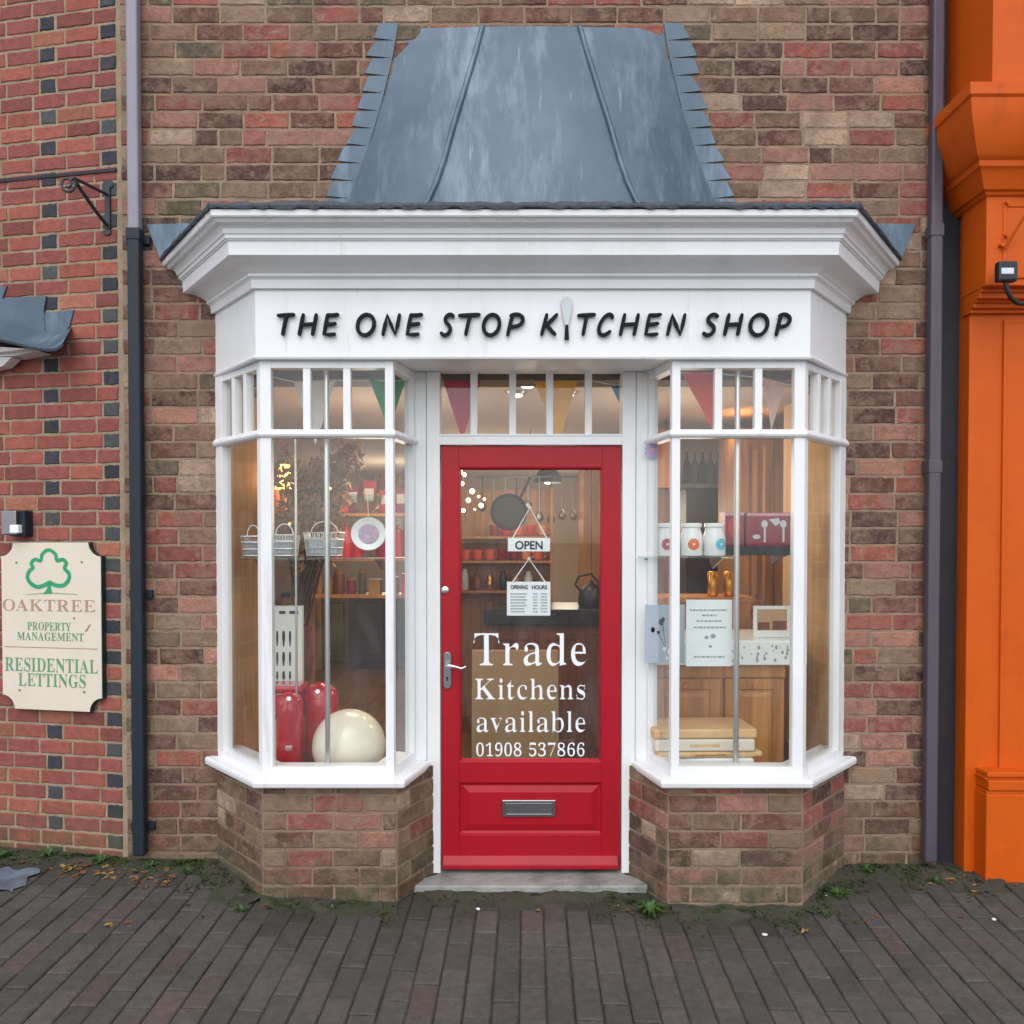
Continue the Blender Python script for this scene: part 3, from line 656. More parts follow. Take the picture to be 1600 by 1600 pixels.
Z_SILLB = zz(1232, -0.42)
wl = MB()
COURSE = 0.0825
brick_face(wl, (0, 0), (1, 0), -1.95, 1.965, -0.15, 5.6, COURSE, 0.012, 0.222, 0.111, stretcher(0.222, 0.111, .02, .06, -2.03), shop_pal,
           clip=lambda z: 1.503 if z < 2.84 else None, seed=3, mslab=False, mort=.0115)
# the backing of mortar round the opening of the bay
for a, b, c, d in ((-1.95, -1.503, -0.15, 2.86), (1.503, 1.965, -0.15, 2.86), (-1.95, 1.965, 2.86, 5.6)):
    wl.box(a, b, 0.0, 0.22, c, d, mi=1)
wall = wl.build('wall', [M['shop_brick'], M['shop_mortar']], shop)

def seg(p, q): return (p[0], p[1]), (q[0] - p[0], q[1] - p[1]), math.hypot(q[0] - p[0], q[1] - p[1])
for sg in (-1, 1):
    pb = MB()
    pts = [(1.515, 0.0), (1.19, -0.358), (0.597, -0.358), (0.462, -0.085)]
    if sg < 0: pts = [(-x, y) for x, y in pts]
    else: pts = pts[::-1]
    # walking +x so that outward is -y
    for i in range(3):
        o, d, L = seg(pts[i], pts[i + 1])
        ph = 0.02 + (0.0 if i != 1 else 0.0)
        def rows(k, rg, L=L, i=i):
            out = []; u = 0.0
            first = [.222, .105, .16][(k + i) % 2] * rg.uniform(.95, 1.05)
            u = first; out.append((0, u, 's'))
            while u < L - .05:
                l = .212 * rg.uniform(.96, 1.04) if rg.random() > .12 else .11
                if L - (u + l) < .06: l = L - u
                out.append((u, u + l, 's')); u += l
            if u < L: out.append((u, L, 's'))
            return out
        brick_face(pb, o, d, 0, L, -0.15, Z_SILLB + 0.012, 0.0805, 0.0, .2, .1, rows, shop_pal, seed=20 + i + 5 * sg, depth=0.06)
    pb.build('bay_plinth', [M['shop_brick'], M['shop_mortar']], shop)

# ------------------------------------------------------------------ heights
Z_FB = zz(558, -0.392)       # fascia bottom
Z_FT = zz(452, -0.392)       # fascia top
Z_RT, Z_RB = zz(561, YF), zz(575, YF)
Z_T1, Z_T0 = zz(671, YF), zz(684, YF)
Z_B0 = zz(1201, YF)
Z_DT = zz(697, -0.07)        # door top
Z_STEP = zz(1361, -0.07)     # step top
SOFF = Z_FB + 0.004

# ------------------------------------------------------------------ bay windows
def bay(sg):
    A, B, C, D = [(sg * x, y) for x, y in ((HW, 0.0), (HF, YF), (HI, YF), (HD, YD))]
    path = [A, B, C, D] if sg < 0 else [D, C, B, A]
    root = None
    f = MB()
    rail = lambda z0, z1, o, i: f.sweep([(o, z0), (o, z1), (-i, z1), (-i, z0)], path)
    rail(Z_RB, SOFF - .006, -.002, .05)
    rail(Z_B0 - .04, Z_B0 + .004, -.002, .05)
    # transom with a nosing
    f.sweep([(.012, Z_T0 + .006), (.016, Z_T0 + .016), (.004, Z_T1), (-.045, Z_T1), (-.045, Z_T0), (.002, Z_T0)], path)
    ia = [path[0], path[1], path[2], path[3]]
    inn = offset(path, -.052)
    def unit(a, b): return Vector((b[0] - a[0], b[1] - a[1])).normalized()
    def post(i, wprev, wnext):
        """corner or end post at plan vertex i with the given widths along its two sides"""
        p = Vector(path[i]); q = Vector(inn[i]); poly = []
        if i > 0 and wprev:
            d = unit(path[i], path[i - 1]); n = Vector((-d.y, d.x)); n = n if n.dot(q - p) > 0 else -n
            poly += [p + d * wprev + n * .045, p + d * wprev]
        else: poly += [q]
        poly += [p]
        if i < 3 and wnext:
            d = unit(path[i], path[i + 1]); n = Vector((-d.y, d.x)); n = n if n.dot(q - p) > 0 else -n
            poly += [p + d * wnext, p + d * wnext + n * .045]
        if i > 0: poly += [q]
        f.col([(v.x, v.y) for v in poly], Z_B0 - .035, SOFF - .008)
    if sg < 0: post(0, 0, .075); post(1, .036, .046); post(2, .036, .024); post(3, .03, 0)
    else: post(0, 0, .03); post(1, .024, .036); post(2, .046, .036); post(3, .075, 0)
    frame = f.build('window_frame', M['white'], None, bevel=.003)
    # glazing bars of the top lights
    bars = []
    for c in (.809, .984):
        gb = MB(); bars.append(gb); gb.box(sg * c - .0165, sg * c + .0165, YF + .003, YF + .042, Z_T1, Z_RB)
    a, b = Vector(A), Vector(B)
    d = (b - a).normalized(); n = Vector((-d.y, d.x)); n = n if n.y > 0 else -n
    for t in (.40, .655):
        c = a + (b - a) * t
        pl = [c - d * .016 + n * .003, c + d * .016 + n * .003, c + d * .016 + n * .042, c - d * .016 + n * .042]
        gb = MB(); bars.append(gb); gb.col([(v.x, v.y) for v in pl], Z_T1, Z_RB)
    # panes
    gl = MB()
    mid = offset(path, -.024); mid2 = offset(path, -.028)
    for i in range(3):
        for z0, z1 in ((Z_B0, Z_T0 + .004), (Z_T1 - .004, Z_RB + .004)):
            p0, p1, q0, q1 = mid[i], mid[i + 1], mid2[i], mid2[i + 1]
            gl.col([p0, p1, q1, q0], z0, z1)
    # sill
    s = MB()
    zf, zb_ = zz(1221, -.425), zz(1233, -.425)
    spath = [(sg * x, y) for x, y in ((1.522, 0.01), (1.185, -.365), (.60, -.365), (.53, -.085))]
    if sg > 0: spath = spath[::-1]
    s.sweep([(-.05, Z_B0 - .036), (.0, Z_B0 - .038), (.05, zf + .004), (.056, zf - .002), (.058, zf - .012), (.055, zb_ + .004), (.05, zb_), (-.05, zb_)], spath)
    bw = thing('bay_window', None, None)
    bw.parent = shop
    frame.parent = bw
    for gb in bars: gb.build('glazing_bar', M['white'], bw, bevel=.003)
    gl.build('glass', M['glass'], bw)
    s.build('sill', M['white'], bw, bevel=.004)
    return bw
bay(-1); bay(1)

# ------------------------------------------------------------------ fascia, cornice, soffit
fp = [(-1.51, 0.0), (-1.197, -.392), (1.197, -.392), (1.51, 0.0)]
def fpath(d):
    """fascia plan pushed out by d, its ends run on to the wall"""
    o = offset(fp, d)
    e = []
    for (p, q) in ((o[0], o[1]), (o[3], o[2])):
        t = (0.004 - q[1]) / (p[1] - q[1]); x = q[0] + (p[0] - q[0]) * t; e.append((x - (.17 * d if x > 0 else -.17 * d), 0.004))
    return [e[0], o[1], o[2], e[1]]
def fsweep(mb, prof, **k):
    P = [fpath(d) for d, z in prof]
    rings = [[(P[j][i][0], P[j][i][1], prof[j][1]) for j in range(len(prof))] for i in range(4)]
    mb.loft(rings, True, True, **k)
fa = MB()
fsweep(fa, [(0, Z_FB), (0, Z_FT + .01), (-.05, Z_FT + .01), (-.05, Z_FB)])
fa.build('fascia', M['white'], shop, bevel=.002)
bd = MB()
fsweep(bd, [(-.004, Z_FB - .011), (.007, Z_FB - .008), (.010, Z_FB + .000), (.004, Z_FB + .006), (-.01, Z_FB + .006), (-.01, Z_FB - .011)])
bd.build('bead', M['white'], shop, smooth=40)
co = MB()
def zc(py, d): return zz(py, -.392 - d)
prof = [(-.03, zc(450, .02)), (.018, zc(450, .02)), (.022, zc(437, .022)), (.026, zc(435, .026)), (.030, zc(433, .03)), (.036, zc(431, .036)), (.036, zc(427, .036)),
        (.042, zc(425, .042)), (.052, zc(421, .05)), (.075, zc(412, .075)), (.112, zc(404, .112)), (.126, zc(402, .126)), (.138, zc(398, .138)),
        (.138, zc(396, .138)), (.142, zc(376.5, .142)), (.148, zc(375.5, .148)), (.150, zc(373, .15)), (.156, zc(372, .156)), (.158, zc(366, .158)),
        (.164, zc(364.5, .164)), (.166, zc(362, .166)), (.170, zc(357, .17)), (.182, zc(351, .182)), (.198, zc(347, .198)), (.207, zc(342, .207)),
        (.210, zc(340, .21)), (.220, zc(338.5, .22)), (.224, zc(336, .224)), (.226, zc(327, .226)), (.05, zc(325.5, .226)), (-.03, zc(440, .226))]
fsweep(co, prof)
co.build('cornice', M['white'], shop, smooth=28)
Z_CT = zc(327, .226)
sf = MB()
sf.col([(-.60, YF + .03), (.60, YF + .03), (.545, -.03), (-.545, -.03)], SOFF - .004, SOFF + .02)
sf.build('soffit', M['white'], shop)

# ------------------------------------------------------------------ lead roof over the bay
rl = MB()
lv = []
def level(z, hw, hf, y): lv.append([(-hw, 0.004, z), (-hw * .62 - hf * .38, y * .42, z - .003), (-hf, y, z), (-hf * .3, y - .004, z), (hf * .3, y - .004, z), (hf, y, z), (hw * .62 + hf * .38, y * .42, z - .003), (hw, 0.004, z)])
q = fpath(.232)
level(Z_CT + .004, -q[0][0], -q[1][0], q[1][1])
level(Z_CT + .022, 1.66, 1.22, -.46)
level(Z_CT + .055, 1.35, .90, -.37)
level(Z_CT + .095, 1.12, .64, -.30)
level(zz(318, -.25), .955, .47, -.25)
level(zz(285, -.22), .90, .43, -.222)
level(zz(250, -.20), .858, .398, -.20)
level(zz(200, -.17), .80, .36, -.17)
level(zz(140, -.13), .74, .31, -.125)
level(zz(80, -.08), .69, .26, -.07)
level(zz(40, -.02), .66, .23, -.012)
rl.loft(lv, False, False)
rl.build('roof', M['lead'], shop, smooth=30)
hp = MB()
for k in (2, 5):
    hp.tube([Vector(l[k]) + Vector((0, -.003, .0)) for l in lv[3:]], .013, 8)
for k in (0, 7):
    hp.tube([Vector(l[k]) + Vector((0, -.006, .0)) for l in lv[3:]], .007, 6)
hp.build('roof_roll', M['lead'], shop, smooth=50)
fl = MB(); rg_ = random.Random(12)
def hw_at(z):
    for a, b in zip(lv[:-1], lv[1:]):
        if a[0][2] <= z <= b[0][2]:
            t = (z - a[0][2]) / (b[0][2] - a[0][2]); return -(a[0][0] + (b[0][0] - a[0][0]) * t)
    return -lv[-1][0][0] if z > lv[-1][0][2] else -lv[0][0][0]
z = 0.012 + COURSE * math.ceil((Z_CT + EYE * 0 - 0.012) / COURSE) 
for sg in (-1, 1):
    zc0 = z; fl = MB()
    while zc0 < 4.05:
        zt = zc0 + COURSE
        o0 = hw_at(zc0) + .085 + rg_.uniform(-.014, .014); o1 = o0 - .035 + rg_.uniform(-.012, .012)
        i0, i1 = hw_at(zc0) - .03, hw_at(zt) - .03
        pts = [(sg * i0, -.010, zc0), (sg * o0, -.010, zc0 + .012), (sg * o1, -.010, zt - .002), (sg * i1, -.010, zt)]
        fl.prism(pts, (0, .012, 0)); zc0 = zt
    fl.prism([(sg * 1.64, -.0125, Z_CT + .005), (sg * 1.765, -.0125, Z_CT + .005), (sg * 1.83, -.0125, zz(352, 0)), (sg * 1.60, -.0125, zz(350, 0))], (0, .012, 0))
    fl.build('flashing', M['lead'], shop)
le = MB()
rg = random.Random(4)
P0 = fpath(.230); 
for (a, b) in ((P0[0], P0[1]), (P0[1], P0[2]), (P0[2], P0[3])):
    a, b = Vector(a), Vector(b); L = (b - a).length; n = max(3, int(L / .03)); d = (b - a) / n
    nn = Vector((d.y, -d.x)).normalized()
    rings = []
    for i in range(n + 1):
        p = a + d * i; h = rg.uniform(-.004, .006); t = rg.uniform(.010, .02)
        rings.append([(p.x - nn.x * .14, p.y - nn.y * .14, Z_CT + .024), (p.x + nn.x * .002, p.y + nn.y * .002, Z_CT + .012 + t), (p.x + nn.x * .008, p.y + nn.y * .008, Z_CT + .012), (p.x + nn.x * .006, p.y + nn.y * .006, Z_CT + h), (p.x - nn.x * .02, p.y - nn.y * .02, Z_CT + .002)])
    le.loft(rings, True, True)
le.build('roof_edge', M['lead_dark'], shop)

# ------------------------------------------------------------------ door, door frame, fanlight, step
df = MB()
for sg in (-1, 1):
    a, b = sorted((sg * .4285, sg * .490)); df.box(a, b, -.092, .03, Z_STEP - .002, SOFF - .006)
    a, b = sorted((sg * .493, sg * .549)); df.box(a, b, -.084, .03, Z_B0 - .05, SOFF - .006)
    a, b = sorted((sg * .489, sg * .494)); df.box(a, b, -.070, .028, Z_B0 - .05, SOFF - .007)
df.box(-.429, .429, -.090, .028, zz(695, -.09), zz(678.5, -.09))
df.box(-.429, .429, -.094, -.06, zz(681.5, -.09), zz(678, -.09))
df.build('door_frame', M['white'], shop, bevel=.003)
zf0, zf1 = zz(678.5, -.09) - .003, SOFF
fan = thing('fanlight', None, None); fan.parent = shop
for c in (-.269, -.087, .087, .269): MB().box(c - .0165, c + .0165, -.083, -.045, zf0, zf1).build('glazing_bar', M['white'], fan, bevel=.003)
MB().box(-.43, .43, -.060, -.056, zf0, zf1).build('glass', M['glass'], fan)

YDF = -.072
dr = thing('door', None, None); dr.parent = shop
X0, X1 = -.4235, .4235
gx0, gx1 = rel(717, 900, YDF).x, rel(941, 900, YDF).x
g1, g0 = zz(730, YDF), zz(1190.5, YDF)
p1, p0 = zz(1223, YDF), zz(1304, YDF)
ZD0, ZD1 = Z_STEP + .012, Z_DT
lf = MB()
lf.box(X0, gx0, YDF, -.03, ZD0, ZD1); lf.box(gx1, X1, YDF, -.03, ZD0, ZD1)
e = .0004
lf.box(gx0, gx1, YDF - e, -.03, g1, ZD1); lf.box(gx0, gx1, YDF - e, -.03, p1, g0 - .0); lf.box(gx0, gx1, YDF - e, -.03, ZD0, p0)
lf.build('leaf', M['red_paint'], dr, bevel=.002)
pn = MB()
pn.rect_loft(gx0 - .001, gx1 + .001, p0 - .001, p1 + .001, [(0, YDF + .002), (.006, YDF + .010), (.012, YDF + .013), (.016, YDF + .014), (.017, YDF + .012), (.046, YDF + .003), (.048, YDF + .001)])
pn.build('panel', M['red_paint'], dr)
bdm = MB()
rings = [[(gx0 + i, y, g0 + i), (gx1 - i, y, g0 + i), (gx1 - i, y, g1 - i), (gx0 + i, y, g1 - i)] for i, y in ((-.0005, YDF - .001), (.004, YDF), (.011, YDF + .012), (.012, YDF + .02))]
bdm.loft(rings, True, False)
bdm.build('glazing_bead', M['red_paint'], dr)
wb = MB()
zt, zb = zz(1337, YDF - .03), zz(1358.5, YDF - .03)
wb.prism([(X0 + .006, YDF + .002, zt), (X0 + .006, YDF - .014, zt - .006), (X0 + .006, YDF - .034, zb + .026), (X0 + .006, YDF - .036, zb + .020), (X0 + .006, YDF - .036, zb + .002), (X0 + .006, YDF + .002, zb)], (X1 - X0 - .018, 0, 0))
wb.build('weatherboard', M['red_paint'], dr, bevel=.003)
MB().box(gx0 - .004, gx1 + .004, YDF + .017, YDF + .021, g0 - .004, g1 + .004).build('glass', M['glass'], dr)
lb = MB()
a, b = rel(785, 1250, YDF - .004), rel(868, 1276, YDF - .004)
y0 = YDF + .001
lb.rect_loft(a.x, b.x, b.z, a.z, [(0, y0), (0, y0 - .009), (.003, y0 - .011), (.011, y0 - .011), (.012, y0 - .006)])
lbo = lb.build('letter_box', M['steel'], dr)
fp_ = MB(); fp_.box(a.x + .014, b.x - .014, y0 - .012, y0 - .005, b.z + .016, a.z - .013); fp_.box(a.x + .018, b.x - .018, y0 - .018, y0 - .004, b.z + .0105, b.z + .0165)
fp_.build('flap', M['steel'], lbo, bevel=.0015)
hd = MB()
a, b = rel(693, 1018, YDF), rel(705.5, 1076, YDF)
w_ = (b.x - a.x) / 2; cx = (a.x + b.x) / 2
pts = [(cx + w_ * math.cos(t), YDF - .011, a.z - w_ + w_ * math.sin(t)) for t in [math.pi * i / 8 for i in range(9)]] + [(cx + w_ * math.cos(t), YDF - .011, b.z + w_ + w_ * math.sin(t)) for t in [math.pi + math.pi * i / 8 for i in range(9)]]
hd.prism(pts, (0, .013, 0))
hdo = hd.build('handle', M['steel'], dr, bevel=.003)
h1 = rel(699, 1037, YDF)
lv_ = MB(); lv_.tube([(h1.x, YDF - .010, h1.z), (h1.x, YDF - .05, h1.z), (h1.x + .012, YDF - .056, h1.z - .001), (h1.x + .04, YDF - .056, h1.z - .006), (h1.x + .07, YDF - .054, h1.z - .016), (h1.x + .09, YDF - .05, h1.z - .006)], [.009, .009, .009, .0075, .007, .005], 10)
lv_.build('lever', M['chrome'], hdo, smooth=50)
k1 = rel(699, 1059, YDF)
kk = MB(); kk.tube([(k1.x, YDF - .010, k1.z), (k1.x, YDF - .0135, k1.z)], .006, 12); kk.tube([(k1.x, YDF - .010, k1.z - .010), (k1.x, YDF - .0135, k1.z - .010)], .0035, 10)
kk.build('keyhole', M['black'], hdo)
k2 = rel(695.5, 922, YDF)
cy = MB(); cy.tube([(k2.x, YDF + .002, k2.z), (k2.x, YDF - .006, k2.z), (k2.x, YDF - .0085, k2.z)], [.0175, .0175, .012], 20)
cyo = cy.build('cylinder_lock', M['chrome'], dr, smooth=35)
yl = YDF + .0155
for txt, xa, xb, yc, yb, th in (('Trade', 739.5, 917.5, 989.5, 1039.5, 9), ('Kitchens', 741, 915.5, 1060.5, 1092.5, 9), ('available', 743.5, 915.5, 1111.5, 1143.5, 9), ('01908', 743.5, 815.5, 1161.5, 1181.5, 8), ('537866', 826, 914, 1161.5, 1181.5, 8)):
    a, b = rel(xa, yb, yl), rel(xb, yc, yl)
    link_mesh('lettering', poly_text(txt, a.x, b.x, a.z, b.z - a.z, yl, th, .0007), M['vinyl'], dr)

st = MB()
a, b = rel(637, 1383, -.235), rel(1020, 1393, -.235)
zt = Z_STEP
ring = lambda z, i: [(-.44 - .0 - i, .02, z), (-.44 - i, -.10, z), (a.x - i, -.20, z), (a.x + .02 - i, -.238 - i, z), (0, -.243 - i, z), (b.x - .03 + i, -.240 - i, z), (b.x + i, -.19, z), (.44 + i, -.10, z), (.44 + i, .02, z)]
st.loft([ring(zt - .034, .0), ring(zt - .006, 0.001), ring(zt, -.005)], True, True)
st.build('doorstep', M['stone'], shop, bevel=.002)

# ------------------------------------------------------------------ shop sign: raised letters
sign = thing('shop_sign', 'dark raised letters spelling THE ONE STOP KITCHEN SHOP across the white fascia', 'sign', (XC, -.392, 0))
def arc(cx, cy, rx, ry, a0, a1, n=14): return [(cx + rx * math.cos(R(a0 + (a1 - a0) * i / n)), cy + ry * math.sin(R(a0 + (a1 - a0) * i / n))) for i in range(n + 1)]
STROKES = {
 'T': [[(0, .95), (.5, .98), (1, 1)], [(.54, .98), (.48, .5), (.44, .02)]],
 'H': [[(.14, 1), (.08, .5), (.03, .02)], [(1, 1), (.95, .5), (.9, .02)], [(.08, .5), (.95, .54)]],
 'E': [[(.12, .98), (.06, .5), (.02, .04), (.5, .02), (.92, .05)], [(.12, .98), (.55, .97), (1, 1)], [(.07, .52), (.5, .53), (.88, .56)]],
 'O': [arc(.5, .5, .5, .5, 80, 440, 26)],
 'N': [[(.02, .02), (.08, .5), (.16, .98), (.5, .5), (.86, .03), (.94, .5), (1, 1)]],
 'S': [[(.98, .9), (.75, 1), (.48, .98), (.28, .86), (.26, .72), (.4, .6), (.66, .47), (.8, .34), (.78, .16), (.55, .03), (.28, .0), (0, .1)]],
 'P': [[(.2, .98), (.1, .5), (.02, .0)], [(.06, .93), (.3, 1), (.62, 1), (.92, .88), (1, .72), (.88, .54), (.6, .44), (.12, .4)]],
 'K': [[(.22, 1), (.12, .5), (.02, .02)], [(.95, 1), (.5, .64), (.16, .42)], [(.32, .52), (.6, .28), (1, .03)]],
 'C': [[(.98, .84), (.86, .98), (.62, 1), (.34, .86), (.1, .56), (.04, .3), (.16, .08), (.42, 0), (.7, .06), (.92, .18)]],
}
SIGN = [('T', 428, 462), ('H', 464, 497), ('E', 503, 531), ('O', 554, 589), ('N', 595, 627), ('E', 633, 662), ('S', 686, 712), ('T', 711, 752), ('O', 751, 785), ('P', 790, 821),
        ('K', 843, 874), ('T', 897, 932), ('C', 931, 961), ('H', 966, 1000), ('E', 1006, 1035), ('N', 1040, 1073), ('S', 1096, 1125), ('H', 1129, 1162), ('O', 1168, 1204), ('P', 1210, 1238)]
LY = -.392 - .016
for ch, xa, xb in SIGN:
    a, b = rel(xa + 2.7, 523.5, LY), rel(xb - 2.7, 491.5, LY)
    mb = MB()
    for qi, q in enumerate(STROKES[ch]):
        pts = [Vector((a.x + (b.x - a.x - .011) * x + .011 * y, 0, a.z + (b.z - a.z) * y)) for x, y in q]
        # a rounded stroke, flatter than it is wide
        fine = []
        for i in range(len(pts) - 1):
            p_1, p_2 = pts[max(i - 1, 0)], pts[min(i + 2, len(pts) - 1)]
            for t in (0, .34, .67):
                A_, B_ = pts[i], pts[i + 1]
                fine.append(0.5 * ((2 * A_) + (-p_1 + B_) * t + (2 * p_1 - 5 * A_ + 4 * B_ - p_2) * t * t + (-p_1 + 3 * A_ - 3 * B_ + p_2) * t ** 3))
        fine.append(pts[-1])
        if ch in 'EN' and len(q) > 3 or ch in 'TH': 
            fine = pts if ch in 'EN' else fine
        r0 = .0079
        rings = []
        for i, p in enumerate(fine):
            d = (fine[min(i + 1, len(fine) - 1)] - fine[max(i - 1, 0)]).normalized(); s_ = Vector((-d.z, 0, d.x))
            r = r0 * (1.0 if 0 < i < len(fine) - 1 else .86)
            cut = [(-1, .006), (-1, -.003), (-.8, -.006), (.8, -.006), (1, -.003), (1, .006)]
            rings.append([p + s_ * (r * u) + Vector((0, v - .0006 * qi, 0)) for u, v in cut])
        hd_, tl_ = [], []
        for k_, ring_ in ((0, rings[0]), (-1, rings[-1])):
            d = ((fine[0] - fine[1]) if k_ == 0 else (fine[-1] - fine[-2])).normalized()
            c = sum(ring_, Vector()) / 6
            cap_ = [c + (v - c) * .55 + d * (r0 * .6) + Vector((0, (v.y - c.y) * .3, 0)) for v in ring_]
            if k_ == 0: rings_pre = [cap_]
            else: rings_post = [cap_]
        mb.loft(rings_pre + rings + rings_post, True, True)
    o = mb.build('letter', M['letter'], sign, smooth=40)
    o.location = (0, -.016, 0)
sp_ = MB()
a = rel(885.5, 487, LY)
hw_, hh_ = .026, .068
ring0 = []
prof_ = [(-.2, -1.0), (-.55, -.5), (-.8, 0), (-.98, .45), (-.92, .75), (-.6, .95), (0, 1.02), (.6, .95), (.92, .75), (.98, .45), (.8, 0), (.55, -.5), (.2, -1.0)]
sp_.prism([(a.x + x * hw_ * .95, -.020, a.z + z * hh_ - .004) for x, z in prof_], (0, .008, 0))
sp_.build('spoon_bowl', M['pearl'], sign, bevel=.003)
h0, h1_ = rel(885.5, 509, LY), rel(885.5, 531, LY)
MB().prism([(h0.x - .0065, -.022, h0.z + .004), (h0.x + .0065, -.022, h0.z + .004), (h0.x + .0105, -.022, h1_.z), (h0.x - .0105, -.022, h1_.z)], (0, .012, 0)).build('spoon_handle', M['letter'], sign, bevel=.003)

# ------------------------------------------------------------------ drainpipes
def pipe(pxa, pxb, Yf, segs, label, shoe):
    p0_, p1_ = at(pxa, 847, Yf), at(pxb, 847, Yf)
    cx = (p0_.x + p1_.x) / 2; wd = (p1_.x - p0_.x) / 2
    t = thing('drainpipe', label, 'drainpipe', (cx, Yf + wd + .02, 0))
    yb_ = wd * .9
    for (za, zb, m, k) in segs:
        MB().box(-wd * k, wd * k, -yb_ * k, yb_ * k, za, zb).build('pipe_section', m, t, bevel=.010, seg=3)
    return t, wd, yb_
Yp = -.10
lo_m, up_m = M['pipe_navy'], M['pipe_lilac']
zc_ = zz(356, Yp)
t, wd, yb_ = pipe(198, 217.5, Yp, [(zz(1342, Yp), zc_, lo_m, 1.0), (zc_ - .02, 5.6, up_m, .93)], 'square dark drainpipe with paler upper length, between the two brick fronts', True)
MB().box(-wd * 1.14, wd * 1.14, -yb_ * 1.14, yb_ * 1.2, zc_ - .045, zc_ + .012).build('collar', M['pipe_navy'], t, bevel=.006)
for zq in (zc_ - .03, zz(930, Yp) , zz(1300, Yp)):
    MB().box(-wd * 1.9, wd * 1.9, yb_ * .9, yb_ + .018, zq - .02, zq + .02).build('bracket', M['pipe_navy'], t, bevel=.003)
zc_ = zz(349, Yp)
t, wd, yb_ = pipe(1455, 1474, Yp, [(zz(1352, Yp), zc_, M['pipe_purple'], 1.0), (zc_ - .02, 5.6, M['pipe_purple'], .95)], 'square faded purple-grey drainpipe beside the orange shopfront', True)
MB().box(-wd * 1.12, wd * 1.12, -yb_ * 1.12, yb_ * 1.2, zc_ - .05, zc_ + .01).build('collar', M['pipe_purple'], t, bevel=.006)
for zq in (zz(728, Yp),):
    MB().box(-wd * 1.12, wd * 1.12, -yb_ * 1.1, yb_ + .018, zq - .03, zq + .03).build('bracket', M['pipe_purple'], t, bevel=.004)

# ------------------------------------------------------------------ left neighbour
TH = R(11)
LX, LY0 = -1.865, 0.02
nb = thing('neighbouring_building', 'red brick building with dark blue header bricks, left of the black drainpipe', 'building', (LX, LY0, 0), -TH)
# its face runs along local -x from the origin
nw = MB()
SB, HB = 0.1855, 0.0925
def nrows(k, rg):
    out = []
    B_ = -.0255     # right-hand end of the quoin
    if k % 2 == 0:            # dark header at the quoin
        u = B_; out.append((u - HB, u, 'h')); u -= HB
        n = 0
        while u > -4:
            out.append((u - SB, u, 's')); u -= SB; n += 1
            if n % 4 == 3 and n > 3: out.append((u - HB, u, 's')); u -= HB
    else:
        u = B_; out.append((u - .128, u, 's')); u -= .128
        out.append((u - .2035, u, 's')); u -= .2035
        out.append((u - HB, u, 'h')); u -= HB
        n = 0
        while u > -4:
            out.append((u - SB, u, 's')); u -= SB; n += 1
            if n % 5 == 4: out.append((u - HB, u, 'h')); u -= HB
    out.append((B_ , B_ + .022, 'm'))
    return [(a + rg.uniform(-.002, .002), b + rg.uniform(-.002, .002), q) for a, b, q in out if q != 'm']
nph = at(60, 378, .1).z - .0755 * .5
brick_face(nw, (0, 0), (1, 0), -3.6, 0.0, -0.15, 5.6, .0752, nph - .0752 * 61 - .0, .18, .09, nrows, red_pal, seed=9, depth=.22, mort=.0115)
nwall = nw.build('wall', [M['red_brick'], M['red_mortar']], nb)
def nat(px, py, out=0.0):
    """point on the left neighbour's face (out = metres in front of it), local coordinates"""
    u = (PY0 - py) / FPX; c, s = math.cos(PITCH), math.sin(PITCH)
    dr_ = Vector(((px - 800) / FPX, c + u * s, -s + u * c))
    n = Vector((-math.sin(TH), -math.cos(TH), 0)); o = Vector((LX, LY0, 0)) + n * out
    cpos = Vector((0, CAMY, EYE)); tt = (o - cpos).dot(n) / dr_.dot(n)
    p = cpos + dr_ * tt - Vector((LX, LY0, 0))
    return Vector((p.x * math.cos(TH) - p.y * math.sin(TH), p.x * math.sin(TH) + p.y * math.cos(TH), p.z))
cj = MB(); a, b = nat(-60, 287), nat(183, 266)
cj.box(a.x - 1, b.x, -.010, .004, (nat(90, 275).z) - .0075, nat(90, 275).z + .0075)
cj.build('open_joint', M['gap'], nb)

# lead capping of the neighbour's own bay, entering at the left edge
cn = thing('lead_canopy', 'grey lead canopy corner with stepped flashing, cut off by the left edge', 'canopy', (LX, LY0, 0), -TH)
lc = MB()
def nq(px, py, out): p = nat(px, py, out); return (p.x, -out, p.z)
wline = [(-80, 470), (-30, 482), (0, 492), (25, 500), (50, 510), (75, 516), (98, 517), (112, 511)]
mline = [(-90, 500), (-40, 506), (0, 515), (25, 524), (48, 532), (75, 537), (92, 532), (106, 522)]
fline = [(-100, 536), (-50, 532), (0, 530), (25, 535), (48, 541), (72, 545), (86, 544), (98, 536)]
rings = [[nq(x, y, .002) for x, y in wline], [nq(x, y, .10) for x, y in mline], [nq(x, y, .19) for x, y in fline], [(p[0], p[1] + .004, p[2] - .012) for p in [nq(x, y, .185) for x, y in fline]], [nq(x - 4, y + 6, .03) for x, y in wline]]
lc.loft(rings, False, False)
lc.build('lead_sheet', M['lead'], cn, smooth=60)
fs_ = MB()
for poly, o_ in (([(-40, 447), (10, 447), (3, 466), (-40, 474)], .012), ([(-60, 470), (72, 462), (68, 484), (70, 520), (-60, 512)], .015), ([(68, 489), (115, 484), (108, 510), (96, 524), (68, 522)], .012)):
    fs_.prism([nq(x, y, o_) for x, y in poly], (0, .008, 0))
fs_.build('flashing', M['lead'], cn)
cc = MB()
cc.prism([nq(-90, 536, .15), nq(45, 545, .15), nq(60, 548, .1), nq(20, 556, .1), nq(-90, 560, .1)], (0, .09, 0))
